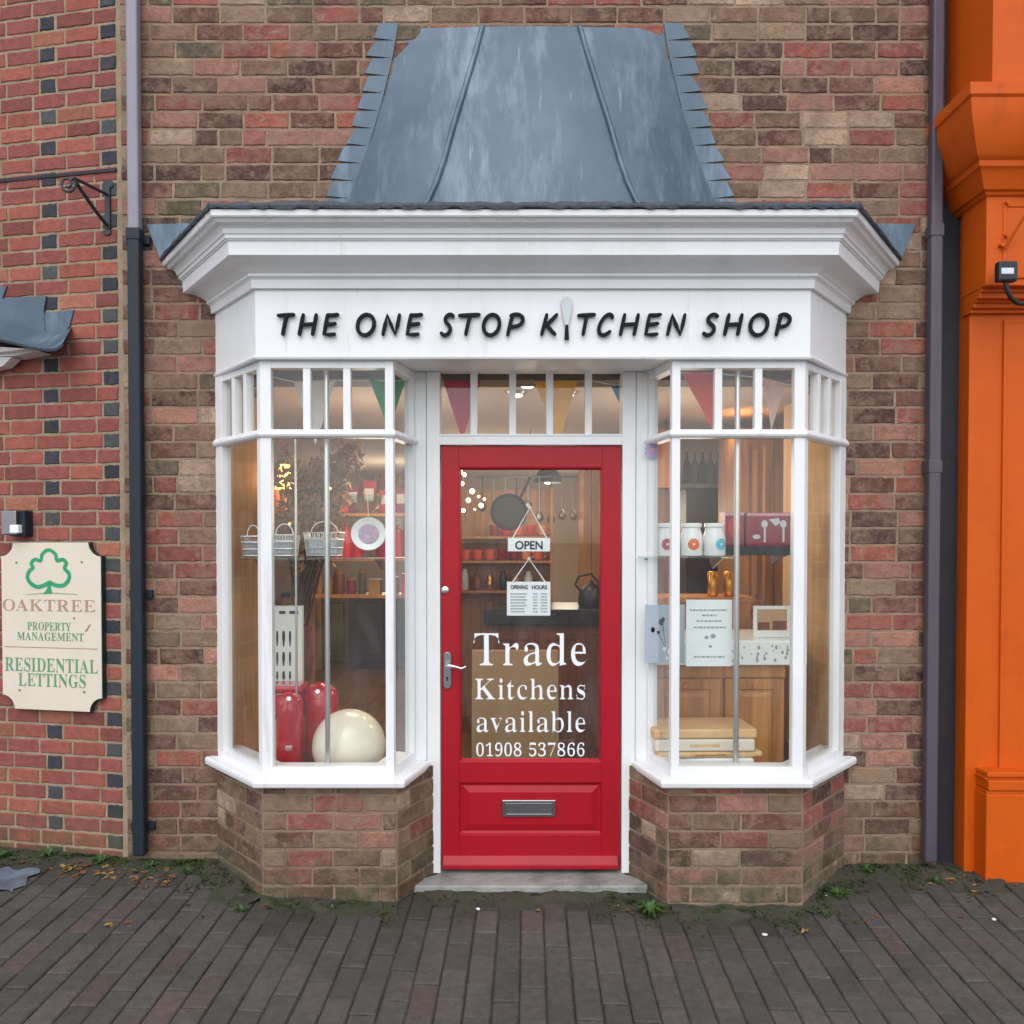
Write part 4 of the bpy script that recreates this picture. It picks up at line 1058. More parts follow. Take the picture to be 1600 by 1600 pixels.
cc.prism([nq(-90, 556, .10), nq(18, 558, .10), nq(4, 572, .08), nq(-90, 590, .08)], (0, .06, 0))
cc.build('cornice', M['white'], cn)

# wrought-iron wall bracket
ib = thing('wall_bracket', 'black wrought-iron hanging bracket high on the red brick wall', 'bracket', (LX, LY0, 0), -TH)
mb = MB()
a, b = nat(168, 290, .01), nat(167, 358, .01)
mb.box(a.x - .014, a.x + .014, -.016, -.002, b.z, a.z)
for p_, r_ in ((nat(168, 288, .012), .030), (nat(167, 340, .012), .02), (nat(167, 362, .012), .022)):
    pts = [(p_.x + r_ * 1.0 * math.cos(t), -.012, p_.z + r_ * .8 * math.sin(t)) for t in [2 * math.pi * i / 10 for i in range(10)]]
    mb.prism(pts, (0, .010, 0))
mb.build('back_plate', M['iron'], ib, bevel=.003)
tipp = nat(113, 277, .30); top_ = nat(166, 303, .02); bot_ = nat(166, 352, .02)
ar = MB()
T3 = lambda v, o: Vector((v.x, -o, v.z))
ar.tube([T3(top_, .012), T3(tipp, .30)], .0075, 8)
ar.tube([T3(bot_, .012), T3(bot_, .03).lerp(T3(tipp, .30), .3), T3(tipp, .30)], .0085, 8)
ar.build('arm', M['iron'], ib, smooth=50)
sc_ = MB(); c_ = T3(tipp, .30)
sp = []
for i in range(22):
    t_ = i / 21 * 1.5 * 2 * math.pi; r_ = .042 * (1 - .72 * i / 21)
    sp.append(c_ + Vector((-.025, .0, -.028)) + Vector((r_ * math.sin(t_ + .6) * .8, r_ * .3 * math.sin(t_ + .6), r_ * math.cos(t_ + .6))))
sc_.tube(sp, .006, 7); sc_.build('scroll', M['iron'], ib, smooth=60)

# estate agent's board
sb = thing('sign_board', 'cream board with scalloped corners and green tree, reading RESIDENTIAL LETTINGS', 'sign', (LX, LY0, 0), -TH)
OUT = .036
tl, br = nat(1, 847, OUT), nat(160, 1114, OUT)
x0, x1, z1_, z0_ = tl.x, br.x, tl.z, br.z
rc = .068
def scal(i):
    pts = []
    for (cx, cz, a0) in ((x0, z0_, 90), (x1, z0_, 180), (x1, z1_, 270), (x0, z1_, 0)):
        for q in range(9):
            t_ = R(a0 - 90 * q / 8) if True else 0
            pts.append((cx + (rc + i) * math.cos(t_), cz + (rc + i) * math.sin(t_)))
    return [(min(max(x, x0 + i), x1 - i), min(max(z, z0_ + i), z1_ - i)) for x, z in pts]
mb = MB(); mb.prism([(x, -OUT + .003, z) for x, z in scal(0)], (0, .03, 0)); mb.build('backing', M['sign_edge'], sb)
mb = MB(); mb.prism([(x, -OUT, z) for x, z in scal(.002)], (0, .004, 0)); mb.build('face', M['cream'], sb, bevel=.001)
yb2 = -OUT - .0008
def stext(txt, xa, xb, yc, yb, m, thin):
    a, b = nat(xa, yb, OUT), nat(xb, yc, OUT); zlo, zhi = nat(80, yb, OUT).z, nat(80, yc, OUT).z
    link_mesh('lettering', poly_text(txt, a.x, b.x, zlo, zhi - zlo, yb2, thin, .0006), m, sb)
stext('OAKTREE', 4, 149, 937, 955, M['sign_tan'], 6)
stext('PROPERTY', 43, 111, 972.5, 985, M['sign_green2'], 4)
stext('MANAGEMENT', 27, 131, 988.5, 1001, M['sign_green2'], 4)
stext('RESIDENTIAL', 8, 153, 1029, 1050, M['sign_green2'], 4)
stext('LETTINGS', 29, 134, 1053, 1073, M['sign_green2'], 4)
a, b = nat(7, 1012, OUT), nat(153, 1015, OUT)
MB().box(a.x, b.x, yb2, yb2 + .002, b.z, b.z + .0045).build('rule', M['sign_tan'], sb)
tr_ = MB()
def N(x, y): p_ = nat(x, y, OUT); return Vector((p_.x, yb2, p_.z))
outl = [(75, 926), (77, 910), (70, 914), (58, 917), (47, 910), (43, 900), (47, 891), (52, 887), (49, 880), (55, 874), (64, 876), (66, 866), (76, 859), (87, 866), (89, 876), (98, 874), (104, 880), (101, 888), (108, 896), (107, 907), (98, 915), (86, 914), (77, 909)]
pts = [N(x, y) for x, y in outl]
def ribbon(mb, pts, w0, w1=None, th=.0012):
    n = len(pts); fine = []
    for i in range(n - 1):
        p_1, p_2 = pts[max(i - 1, 0)], pts[min(i + 2, n - 1)]; A_, B_ = pts[i], pts[i + 1]
        for t in (0, .33, .67): fine.append(0.5 * ((2 * A_) + (-p_1 + B_) * t + (2 * p_1 - 5 * A_ + 4 * B_ - p_2) * t * t + (-p_1 + 3 * A_ - 3 * B_ + p_2) * t ** 3))
    fine.append(pts[-1]); rings = []
    for i, p in enumerate(fine):
        d = (fine[min(i + 1, len(fine) - 1)] - fine[max(i - 1, 0)]).normalized(); s_ = Vector((-d.z, 0, d.x))
        w = w0 if w1 is None else w0 + (w1 - w0) * abs(i / (len(fine) - 1) * 2 - 1)
        rings.append([p + s_ * w, p + s_ * w - Vector((0, th, 0)), p - s_ * w - Vector((0, th, 0)), p - s_ * w])
    mb.loft(rings, True, True)
ribbon(tr_, pts[1:], .0085, .010)
trunk = [N(68, 928), N(74, 920), N(75, 908), N(79, 908), N(80, 920), N(82, 927)]
tr_.prism([p + Vector((0, -.002, 0)) for p in trunk], (0, .0016, 0))
tr_.build('tree_emblem', M['sign_green'], sb)
sw = MB(); ribbon(sw, [N(41, 929), N(60, 927.5), N(80, 926.5), N(100, 927.5), N(121, 928.5)], .0018, .0006); sw.build('swash', M['sign_green2'], sb)
for x, y in ((26, 879), (128, 878), (31, 1078), (132, 1081)):
    p_ = N(x, y); MB().tube([p_ + Vector((0, .001, 0)), p_ - Vector((0, .003, 0))], .005, 10).build('screw', M['steel'], sb)
mk = MB(); ribbon(mk, [N(134, 987), N(141, 976)], .0028); mk.build('stain', M['dry_leaf'], sb); mk = MB(); p_ = N(116, 966); mk.tube([p_, p_ - Vector((0, .0012, 0))], .005, 8); mk.build('stain', M['dry_leaf'], sb)

# small lamp above the board
lp = thing('wall_light', 'small dark wall light with a pale front, just above the cream board', 'light', (LX, LY0, 0), -TH)
mb = MB(); a, b = nat(22, 798, .03), nat(46, 838, .03); mb.box(a.x, b.x, -.06, -.002, b.z, a.z); mb.build('casing', M['pipe_navy'], lp, bevel=.006)
mb = MB(); a, b = nat(2, 798, .08), nat(26, 836, .08); mb.box(a.x, b.x, -.085, -.012, b.z, a.z); mb.build('head', M['steel'], lp, bevel=.006)
mb = MB(); a, b = nat(14, 820, .09), nat(28, 833, .09); mb.box(a.x, b.x, -.0885, -.06, b.z, a.z); mb.build('lens', M['vinyl'], lp, bevel=.004)

# ------------------------------------------------------------------ right neighbour: orange shopfront
og = thing('orange_shopfront', 'orange painted timber shopfront pilaster with moulded capital, at the right edge', 'shopfront', (2.15, 0, 0))
def oat(px, py, Y): p = at(px, py, Y); return Vector((p.x - 2.15, Y, p.z))
gp = MB(); gp.box(-.12, .03, .04, .10, -.1, 5.6); gp.build('gap_shade_board', M['gap'], og)  # near-black board: the deep gap's shade is put into its colour
sh = MB()
gzr = -.03
x_s = oat(1511, 900, -.05).x
sh.box(x_s, .9, -.05, .2, gzr, 5.6)
sh.build('shaft', M['orange'], og, bevel=.004)
pl = MB(); x_p = oat(1564, 900, -.058).x
pl.rect_loft(x_p, .86, zz(1206, -.06), zz(500, -.06), [(0, -.051), (.0, -.062), (.012, -.066), (.02, -.064)])
pl.build('panel', M['orange'], og)
ba = MB(); x_b = oat(1541, 1300, -.15).x
ba.box(x_b, .9, -.15, 0, gzr - .03, zz(1242, -.15))
zq = zz(1242, -.15)
for (py0, py1, yq) in ((1242, 1236, -.145), (1236, 1220, -.155), (1219, 1215, -.135), (1215, 1207, -.148)):
    ba.box(x_b + .004 + (-.148 - yq) * .3, .9, yq, 0, zz(py0, yq) - .0005, zz(py1, yq))
ba.box(x_b + .006, .9, -.13, 0, zz(1222, -.13), zz(1206, -.13))
ba.build('base', M['orange'], og, bevel=.005)
bl = MB(); x_k = oat(1541, 400, -.205).x
zk1, zk0 = zz(330, -.205), zz(446, -.205)
bl.box(x_k, .9, -.205, 0, zk0, 5.0)
for i, (py, yq) in enumerate(((456, -.165), (466, -.15), (472, -.12), (481, -.10), (489, -.075))):
    bl.box(x_k + .003 + .0006 * i, .9 - .001 * i, yq, 0, zz(py, yq), zk0 + .02 + i * .004)
bl.build('console_block', M['orange'], og, bevel=.004)
cpm = MB()
opath = [(x_k, .05), (x_k, -.205), (x_k + .165, -.205), (x_k + .25, -.29), (1.2, -.29)]
zb_ = zz(306, -.215)
prof = [(-.04, zb_), (.004, zb_), (.012, zb_ + .006), (.016, zb_ + .016), (.030, zb_ + .022), (.036, zb_ + .034), (.048, zb_ + .060), (.062, zb_ + .085), (.070, zb_ + .098), (.078, zb_ + .104), (.082, zb_ + .128), (.090, zb_ + .134), (.105, zb_ + .15), (.16, zb_ + .30), (.165, zb_ + .36), (.175, zb_ + .37), (.175, zb_ + .42), (-.04, zb_ + .42)]
cpm.sweep(prof, opath)
cpm.build('capital', M['orange'], og, smooth=28)
rec = MB()
rec.rect_loft(oat(1566, 400, -.207).x, .84, zz(436, -.207), zz(318, -.207), [(0, -.206), (.004, -.212), (.014, -.214), (.02, -.209)])
rec.build('moulding', M['orange'], og)
sty = MB()
A1, B1 = oat(1570, 388, -.22), oat(1604, 332, -.30)
sty.tube([A1, B1], .006, 8)
for (x, y) in ((1563, 384), (1570, 369), (1572, 318)):
    p_ = oat(x, y, -.208); sty.tube([p_, p_ + Vector((0, -.02, 0))], .009, 10)
sty.build('stay', M['orange'], og, smooth=50)
up = MB(); up.box(-.06, 1.3, -.34, .1, zb_ + .42, 5.6); up.build('upper_fascia', M['orange'], og)

fd = thing('floodlight', 'small square black floodlight on a curved arm against the orange pilaster', 'light', (2.15, 0, 0))
mb = MB(); a, b = oat(1559, 408, -.30), oat(1589, 440, -.30); mb.box(a.x, b.x, -.31, -.27, b.z, a.z); mb.build('housing', M['black'], fd, bevel=.009)
mb = MB(); a, b = oat(1565, 418, -.312), oat(1585, 428, -.312); mb.box(a.x, b.x, -.3115, -.30, b.z, a.z); mb.build('lens', M['lens'], fd, bevel=.003)
mb = MB(); mb.tube([oat(x, y, Y) for x, y, Y in ((1571, 438, -.285), (1573, 452, -.285), (1580, 466, -.28), (1590, 474, -.27), (1600, 475, -.26), (1616, 468, -.24), (1634, 452, -.21))], .0105, 10); mb.build('arm', M['black'], fd, smooth=50)

# ------------------------------------------------------------------ inside the shop
FLZ, CEZ, BACK = .05, SOFF + .022, 6.6
rm = MB(); rm.box(-1.75, 2.6, .221, .8, FLZ - .05, FLZ); rm.box(-3.3, 2.6, .8005, BACK, FLZ - .05, FLZ); rm.build('floor', M['floor_wood'], shop)
rm = MB()
rm.col([(-1.49, .0), (-1.17, -.345), (1.17, -.345), (1.49, 0.0)], CEZ + .02, CEZ + .05)
rm.box(-1.49, 1.49, .001, .221, CEZ, CEZ + .05); rm.box(-1.75, 2.6, .2215, .8, CEZ, CEZ + .05); rm.box(-3.3, 2.6, .8005, BACK, CEZ, CEZ + .05)
rm.build('ceiling', M['ceiling'], shop)
rm = MB(); rm.box(-1.49, 1.49, .02, .20, CEZ - .045, CEZ - .002); rm.build('lintel', M['beam'], shop)
for bx_ in ((-1.80, -1.751, .222, .80), (-3.35, -3.301, .80, BACK), (2.601, 2.65, .222, BACK), (-3.3, -1.80, .755, .80), (-1.75, -1.50, .222, .24), (1.50, 2.6, .222, .24)):
    MB().box(bx_[0], bx_[1], bx_[2], bx_[3], FLZ, CEZ).build('side_wall', M['tan_wall'], shop)
rm = MB(); rm.box(-3.35, 2.65, BACK, BACK + .05, FLZ, CEZ); rm.build('back_wall', M['grey_wall'], shop)
for sg in (-1, 1):
    pts = [(1.495, .24), (1.495, .02), (1.165, -.335), (.60, -.335), (.52, -.03), (.52, .24)]
    pts = [(sg * x, y) for x, y in pts]
    MB().col(pts, Z_B0 - .17, Z_B0 - .14).build('window_board', M['pine'], shop)
    # lining of the plinth inside, and a narrow inner sill at glass level
    path = [(sg * HW, 0.0), (sg * HF, YF), (sg * HI, YF), (sg * HD, YD)]
    if sg > 0: path = path[::-1]
    ls = MB(); ls.sweep([(-.048, Z_B0 - .14), (-.048, Z_B0 - .003), (-.115, Z_B0 - .003), (-.115, Z_B0 - .14)], path); ls.build('inner_sill', M['white'], shop)
    # tan reveal seen through the angled light
    a, b = sorted((sg * 1.470, sg * 1.502)); MB().box(a, b, .03, .79, Z_B0 - .14, CEZ - .05).build('reveal', M['pine'], shop)

def put(name, label, cat, px, py, Y, group=None): return thing(name, label, cat, at(px, py, Y), 0, group)
def size(px, Y): return px * (Y - CAMY) / FPX

# ---- light fittings, and added fill lights without fittings
SPOTS = [(533, 588, 'round ceiling spotlight behind the upper lights of the left bow window'), (824, 597, 'largest ceiling spotlight seen through the fanlight, beside the yellow flag'),
         (806, 612, 'faint ceiling spotlight left of the yellow flag in the fanlight'), (886, 612, 'faint ceiling spotlight right of the yellow flag in the fanlight'),
         (1129, 591, 'round ceiling spotlight behind the upper lights of the right bow window')]
spot0 = None
for px, py, lab in SPOTS:
    u = (PY0 - py) / FPX; c, s = math.cos(PITCH), math.sin(PITCH)
    tt = (CEZ - EYE) / (-s + u * c); Y = CAMY + tt * (c + u * s)
    p = at(px, py, Y); p.z = CEZ
    if spot0 is None:
        spot0 = thing('ceiling_spotlight', lab, 'spotlight', p, 0, 'ceiling spotlights')
        hs_ = MB().lathe([(.001, -.02), (.045, -.02), (.058, -.006), (.06, 0), (.001, 0)], n=20).build('housing', M['steel'], spot0, smooth=40)
        bl_ = MB().lathe([(.001, -.026), (.03, -.026), (.036, -.0205), (.001, -.0205)], n=16).build('bulb', M['bulb'], spot0, smooth=40)
        o = spot0
    else:
        o = spot0.copy(); COL.objects.link(o); o.location = p; o['label'] = lab
        for ch in (hs_, bl_):
            q = ch.copy(); COL.objects.link(q); q.parent = o
def lamp(x, y, z, e, col=(1, .80, .58), r=.05):
    l = bpy.data.lights.new('lamp', 'SPOT'); l.energy = e; l.color = col; l.shadow_soft_size = r; l.spot_size = R(165); l.spot_blend = 1.0
    o = bpy.data.objects.new('lamp', l); COL.objects.link(o); o.location = (x, y, z); return o
LE = 19
for (x, y, e) in ((-1.05, 1.25, 1), (.1, 1.5, .6), (1.4, 1.3, 1), (-.9, 3.4, 1.2), (.9, 3.2, 1.0), (-.2, 5.2, 1.4), (1.5, 4.8, .8)):
    lamp(x, y, CEZ - .03, LE * e)

for (x, y, e) in ((-.75, .75, 8), (.9, .75, 7), (.1, 2.6, 4), (-1.2, 4.6, 15), (.6, 5.2, 11)):  # added fill lights that lift ceiling and room; no fittings hang here
    l = bpy.data.lights.new('lamp', 'POINT'); l.energy = e; l.color = (1, .84, .66); l.shadow_soft_size = .25
    o = bpy.data.objects.new('lamp', l); COL.objects.link(o); o.location = (x, y, CEZ - .55)

# ---- bunting
def flag(bt, nm, pts, Y, m, seed, fold=.012):
    rg = random.Random(seed)
    a, b, c = [at(x, y, Y) for x, y in pts]
    n = 8; ph = rg.uniform(0, 6)
    fr, bk = [], []
    mbx = MB(); idx = {}
    for side, oy in ((0, 0), (1, .0025)):
        for i in range(n + 1):
            for j in range(n + 1 - i):
                s_, t_ = i / n, j / n
                p = a + (b - a) * t_ + (c - a) * s_
                p = p + Vector((0, oy + fold * math.sin(ph + 7 * (t_ + s_ * .5)) * (1 - s_ * .4), 0))
                idx[(side, i, j)] = len(mbx.v); mbx.v.append(tuple(p - Vector(bt.location)))
    def face(f): mbx.f.append(tuple(f)); mbx.c.append(None); mbx.mi.append(0)
    for side in (0, 1):
        for i in range(n):
            for j in range(n - i):
                face([idx[(side, i, j)], idx[(side, i, j + 1)], idx[(side, i + 1, j)]])
                if j < n - i - 1: face([idx[(side, i, j + 1)], idx[(side, i + 1, j + 1)], idx[(side, i + 1, j)]])
    edge = [(0, j) for j in range(n + 1)] + [(i, n - i) for i in range(1, n + 1)] + [(i, 0) for i in range(n - 1, 0, -1)]
    for k in range(len(edge)):
        e0, e1 = edge[k], edge[(k + 1) % len(edge)]
        face([idx[(0,) + e0], idx[(0,) + e1], idx[(1,) + e1], idx[(1,) + e0]])
    return mbx.build(nm, m, bt, smooth=60)
def bunting(label, pts, flags, Y):
    bt = thing('bunting', label, 'bunting', at(pts[0][0], pts[0][1], Y), 0, 'bunting inside the windows')
    MB().tube([at(x, y, Y) - bt.location for x, y in pts], .003, 6).build('cord', M['cord'], bt)
    for k, (p, m) in enumerate(flags): flag(bt, 'flag', p, Y, m, 30 + k + int(pts[0][0]))
bunting('white and green pennants strung behind the left bow window', [(412, 586), (460, 597), (520, 594), (580, 594), (640, 596), (668, 590)],
        [([(458, 597), (524, 595), (493, 694)], cloth('white cotton', S(240, 238, 232))), ([(578, 594), (634, 596), (607, 672)], cloth('green cotton', S(16, 168, 104)))], -.10)
bunting('raspberry, yellow and teal pennants strung behind the fanlight over the door', [(676, 592), (745, 593), (830, 588), (905, 590), (960, 602), (990, 598)],
        [([(692, 593), (752, 593), (722, 688)], cloth('raspberry cotton', S(208, 48, 92))), ([(832, 589), (904, 591), (873, 690)], cloth('yellow cotton', S(240, 194, 74))), ([(955, 602), (1000, 599), (978, 650)], cloth('teal cotton', S(48, 146, 172)))], .04)
bunting('coral and pale pink pennants strung behind the right bow window', [(1010, 582), (1066, 582), (1122, 584), (1190, 590), (1232, 602), (1262, 598)],
        [([(1066, 582), (1124, 584), (1115, 676)], cloth('coral cotton', S(238, 96, 70))), ([(1192, 590), (1228, 602), (1205, 674)], cloth('pale pink cotton', S(240, 214, 204)))], -.10)

# ---- chrome display poles
def pole(px, Y, r, y0, y1, label):
    t = thing('display_pole', label, 'pole', at(px, y1, Y), 0, 'display poles in the bow windows')
    t.location.z = Z_B0 - .139
    h = at(px, y0, Y).z - t.location.z
    MB().tube([(0, 0, 0), (0, 0, h)], r, 14).build('tube', M['chrome'], t, smooth=50)
    MB().tube([(0, 0, 0), (0, 0, .02)], r * 1.9, 14).build('foot', M['steel'], t, smooth=40)
pole(512.5, -.255, .0120, 560, 1198, 'thicker chrome pole standing in the middle of the left bow window')
pole(464, -.05, .0055, 680, 1200, 'thin chrome pole left of the thicker pole in the left bow window')
pole(1149.5, -.255, .0130, 560, 1198, 'chrome pole standing in the middle of the right bow window')

# ---- left window: shelf, baskets, plate, board, bins
def slab(name, label, cat, xa, xb, py, Ya, Yb, th, m):
    a, b = at(xa, py, Ya), at(xb, py, Ya)
    t = thing(name, label, cat, ((a.x + b.x) / 2, (Ya + Yb) / 2, a.z - th))
    w_ = (b.x - a.x) / 2; d_ = (Yb - Ya) / 2
    MB().box(-w_, w_, -d_, d_, 0, th).build('shelf_board', m, t, bevel=.002)
    for x in (-w_ * .82, w_ * .82):
        MB().prism([(x - .006, d_ - .004, -.001), (x - .006, -d_ * .6, -.001), (x - .006, d_ - .004, -.055)], (.012, 0, 0)).build('shelf_bracket', M['steel'], t)
    return t
slab('glass_shelf', 'glass shelf carrying wire baskets in the left bow window', 'shelf', 372, 606, 871, -.02, .22, .012, M['glass2'])
def basket(px0, px1, pyt, pyb, Y, label):
    a, b = at(px0, pyb, Y), at(px1, pyt, Y); w_ = (b.x - a.x) / 2; h = b.z - a.z
    t = thing('wire_basket', label, 'basket', ((a.x + b.x) / 2, Y + .07, a.z), 0, 'wire baskets on the glass shelf')
    mb = MB(); d_ = .065
    def loop(z, k): return [Vector((-w_ * k, -d_ * k, z)), Vector((w_ * k, -d_ * k, z)), Vector((w_ * k, d_ * k, z)), Vector((-w_ * k, d_ * k, z)), Vector((-w_ * k, -d_ * k, z))]
    for z, k in ((.003, .85), (h * .35, .9), (h * .7, .96), (h, 1)): mb.tube(loop(z, k), .0028, 5)
    n = 9
    for i in range(n):
        x = -1 + 2 * i / (n - 1)
        for s_ in (-1, 1): mb.tube([(x * w_ * .85, s_ * d_ * .85, .003), (x * w_, s_ * d_, h)], .0022, 5)
    for i in range(1, 5):
        y = -1 + 2 * i / 5
        for s_ in (-1, 1): mb.tube([(s_ * w_ * .85, y * d_ * .85, .003), (s_ * w_, y * d_, h)], .0022, 5)
    mb.build('wire_body', M['chrome'], t)
    MB().tube([(w_ * .75 * math.cos(q), 0, h + .055 * math.sin(q)) for q in [math.pi * i / 12 for i in range(13)]], .0035, 6).build('handle', M['chrome'], t, smooth=50)
    MB().box(-w_ * .8, w_ * .8, -d_ * .75, d_ * .75, .006, h * .8).build('liner', M['pearl'], t, bevel=.008)
basket(376, 402, 838, 869, 0.0, 'wire basket at the left end of the glass shelf, behind the corner post')
basket(420, 457, 836, 869, 0.0, 'wire basket with arched handle between the corner post and the thin pole')
basket(474, 530, 832, 869, 0.0, 'wider wire basket with arched handle behind the thicker chrome pole')
pt = put('oval_plate', 'white oval plate with a pink-grey middle hanging in the left bow window', 'plate', 575.5, 834, -.20)
rx, rz_ = size(27.5, -.20), size(26, -.20)
def disc(prof, rx, rz): 
    mb = MB(); rings = [[(rx * r * math.cos(q), y, rz * r * math.sin(q)) for q in [2 * math.pi * i / 36 for i in range(36)]] for r, y in prof]
    return mb.loft(rings, True, True)
disc([(.9, .012), (1, .002), (.98, -.004), (.80, .002), (.62, .008), (.05, .009)], rx, rz_).build('rim', M['ceramic'], pt, smooth=50)
disc([(.60, .0065), (.58, .0045), (.03, .0045)], rx, rz_).build('centre', mat('plate pattern', S(176, 150, 172), .4, .25, 60), pt)
MB().tube([(0, .004, rz_ * .9), (-.004, .004, rz_ + .12)], .0015, 5).build('thread', M['cord'], pt)
gb_ = put('glass_bowl', 'clear glass bowl on the top oak shelf above the oval plate, left bow window', 'bowl', 572, 800.5, 1.84)
MB().lathe([(.03, 0), (.045, .003), (.09, .04), (.125, .12), (.118, .12), (.083, .042), (.03, .012)], n=24).build('bowl', M['glass2'], gb_, smooth=60)

db = put('display_board', 'tall white display board printed with three rows of knives, left bow window', 'board', 447, 1090, .24)
a, b = at(405, 1090, .24), at(472, 947, .24); o_ = db.location
w0, w1, h_ = a.x - o_.x, b.x - o_.x, b.z - a.z
MB().box(w0, w1, -.0, .035, 0, h_).build('board', M['board_white'], db, bevel=.002)
kn = MB()
for r_, (yt, yb) in enumerate(((986, 1010), (1019, 1041), (1049, 1062))):
    for k, px in enumerate((413, 423, 433, 443, 453)):
        p0_, p1_ = at(px, yb, .238) - o_, at(px, yt, .238) - o_
        ww = .008 if k % 2 else .006
        kn.prism([(p0_.x - ww * .4, -.0012, p0_.z), (p0_.x + ww * .4, -.0012, p0_.z), (p1_.x + ww, -.0012, p1_.z - .03), (p1_.x + ww * .7, -.0012, p1_.z), (p1_.x - ww * .7, -.0012, p1_.z), (p1_.x - ww, -.0012, p1_.z - .03)], (0, .001, 0))
kn.build('knife_print', M['ink'], db)
for px, w_ in ((412, 14), (436, 10), (452, 14)):
    p_ = at(px, 957, .238) - o_; MB().box(p_.x, p_.x + size(w_, .24), -.0012, -.0002, p_.z - .008, p_.z + .008).build('heading_print', M['ink'], db)

SEAT = Z_B0 - .14
def retro_bin(px, pytop, wpx, Y, label, facing, dep=.15):
    w_ = size(wpx, Y) / 2; p = at(px, pytop, Y); h = p.z - SEAT
    t = thing('retro_bin', label, 'bin', (p.x, Y + dep, SEAT), facing, 'red retro bins')
    r = w_; n = 44
    prof = [(r * .93, 0), (r * .95, .02), (r, .03)] + [(r * math.cos(q), h - r * .92 + r * .92 * math.sin(q)) for q in [math.pi / 2 * k / 12 for k in range(12)]] + [(.001, h)]
    MB().lathe(prof, n=n).build('body', M['enamel_red'], t, smooth=50)
    dd = MB(); z0_, z1_ = h * .16, h - r * .80; rows = []
    def arch(k, e):
        o = []
        for q in range(32):
            an = 2 * math.pi * q / 32; ca, sa = math.cos(an), math.sin(an)
            u_ = .78 * k * (abs(ca) ** .55) * (1 if ca >= 0 else -1); zz_ = (z0_ + z1_) / 2 + (z1_ - z0_) / 2 * k * (abs(sa) ** (.5 if sa < 0 else .95)) * (1 if sa >= 0 else -1)
            o.append(((r + e) * math.sin(u_), -(r + e) * math.cos(u_), zz_))
        return o
    dd.loft([arch(1, -.002), arch(1, .004), arch(.95, .008)] + [arch(k, .008) for k in (.75, .5, .25, .03)], True, False)
    d_ = dd.build('hatch', M['enamel_red'], t, smooth=50)
    MB().tube([(0, -r * .80, h - r * .42), (0, -r * .95, h - r * .36)], .010, 14).build('button', M['chrome'], t, smooth=40)
    MB().box(-.016, .016, -r - .012, -r - .004, h * .36, h * .36 + .024).build('badge', M['chrome'], d_, bevel=.003)
    MB().lathe([(r * .96, .0), (r * 1.02, .004), (r * 1.02, .02), (r * .96, .024)], n=n).build('base_band', M['steel'], t, smooth=40)
retro_bin(445, 1086, 42, -.12, 'narrower red bullet-shaped bin with a hatch, left of the other red bin', R(10), .09)
retro_bin(492, 1072, 58, .02, 'wider red bullet-shaped bin with domed top, behind the cream ball bin', R(3), .12)
tb = put('toaster', 'red lidded bread box top showing behind the white board and bins', 'bread box', 446, 1080, .06)
MB().box(-.10, .085, -.06, .08, -.12, .006).build('box_body', M['enamel_red'], tb, bevel=.012, seg=3)
MB().box(-.11, .095, -.075, .09, .008, .036).build('lid', M['enamel_red'], tb, bevel=.010, seg=3)
MB().box(-.10, .10, -.08, .10, SEAT - tb.location.z, -.122).build('plinth', M['oak'], tb)
tb.name = 'bread_box'
bp = put('ball_bin', 'round glossy cream ball bin on the sill of the left bow window', 'bin', 545.5, 1165, -.03)
rr = size(58, -.03) * .985
prof = [(rr * math.sin(q), -rr * math.cos(q)) for q in [math.pi * i / 28 for i in range(1, 28)]]
cut = max(-rr * .92, SEAT - bp.location.z + .002)
prof = [(max(.001, r), z) for r, z in prof if z > cut]
MB().lathe([(prof[0][0] * .9, cut)] + prof + [(.001, rr)], n=48).build('sphere', M['enamel_cream'], bp, smooth=60)
q_ = Vector((math.sin(R(50)) * rr * .86, -math.cos(R(50)) * rr * .86, -rr * .52))
MB().tube([q_ * .97, q_ * 1.09], [.02, .016], 14).build('foot_pedal', M['black'], bp, smooth=40)
# dried branch arrangement with amber lights
tw = put('dried_branches', 'bunch of dried brown branches with tiny amber lights in the left bow window', 'branches', 468, 1000, .42)
rg = random.Random(8)
st_ = MB(); lf_ = MB(); tips = []
for i in range(26):
    tx, ty = rg.uniform(430, 556), rg.uniform(688, 800)
    if tx > 530 and ty > 730: ty = rg.uniform(690, 730)
    e_ = at(tx, ty, .42 + rg.uniform(-.22, .3)) - tw.location
    b_ = Vector((rg.uniform(-.03, .03), rg.uniform(-.03, .03), .05)); m_ = b_.lerp(e_, .55) + Vector((rg.uniform(-.06, .06), rg.uniform(-.05, .05), .08))
    path_ = [b_, b_.lerp(m_, .5) + Vector((0, 0, .02)), m_, m_.lerp(e_, .5) + Vector((rg.uniform(-.02, .02), 0, .03)), e_]
    st_.tube(path_, [.006, .005, .004, .003, .0015], 5)
    for k in range(75):
        t_ = rg.uniform(.35, 1.02); seg_ = min(3, int(t_ * 4)); p = path_[seg_].lerp(path_[seg_ + 1], min(1, t_ * 4 - seg_)) + Vector((rg.gauss(0, .035), rg.gauss(0, .035), rg.gauss(0, .035)))
        L = rg.uniform(.014, .038); ax = Vector((rg.gauss(0, 1), rg.gauss(0, 1), rg.gauss(0, 1))).normalized(); bx = ax.cross(Vector((rg.gauss(0, 1), rg.gauss(0, 1), rg.gauss(0, 1)))).normalized()
        lf_.add([p - ax * L, p + bx * L * .45, p + ax * L, p - bx * L * .45], [(0, 1, 2, 3)])
    tips.append(path_[3])
st_.build('stems', M['twig'], tw); lf_.build('leaves', M['dry_leaf'], tw)
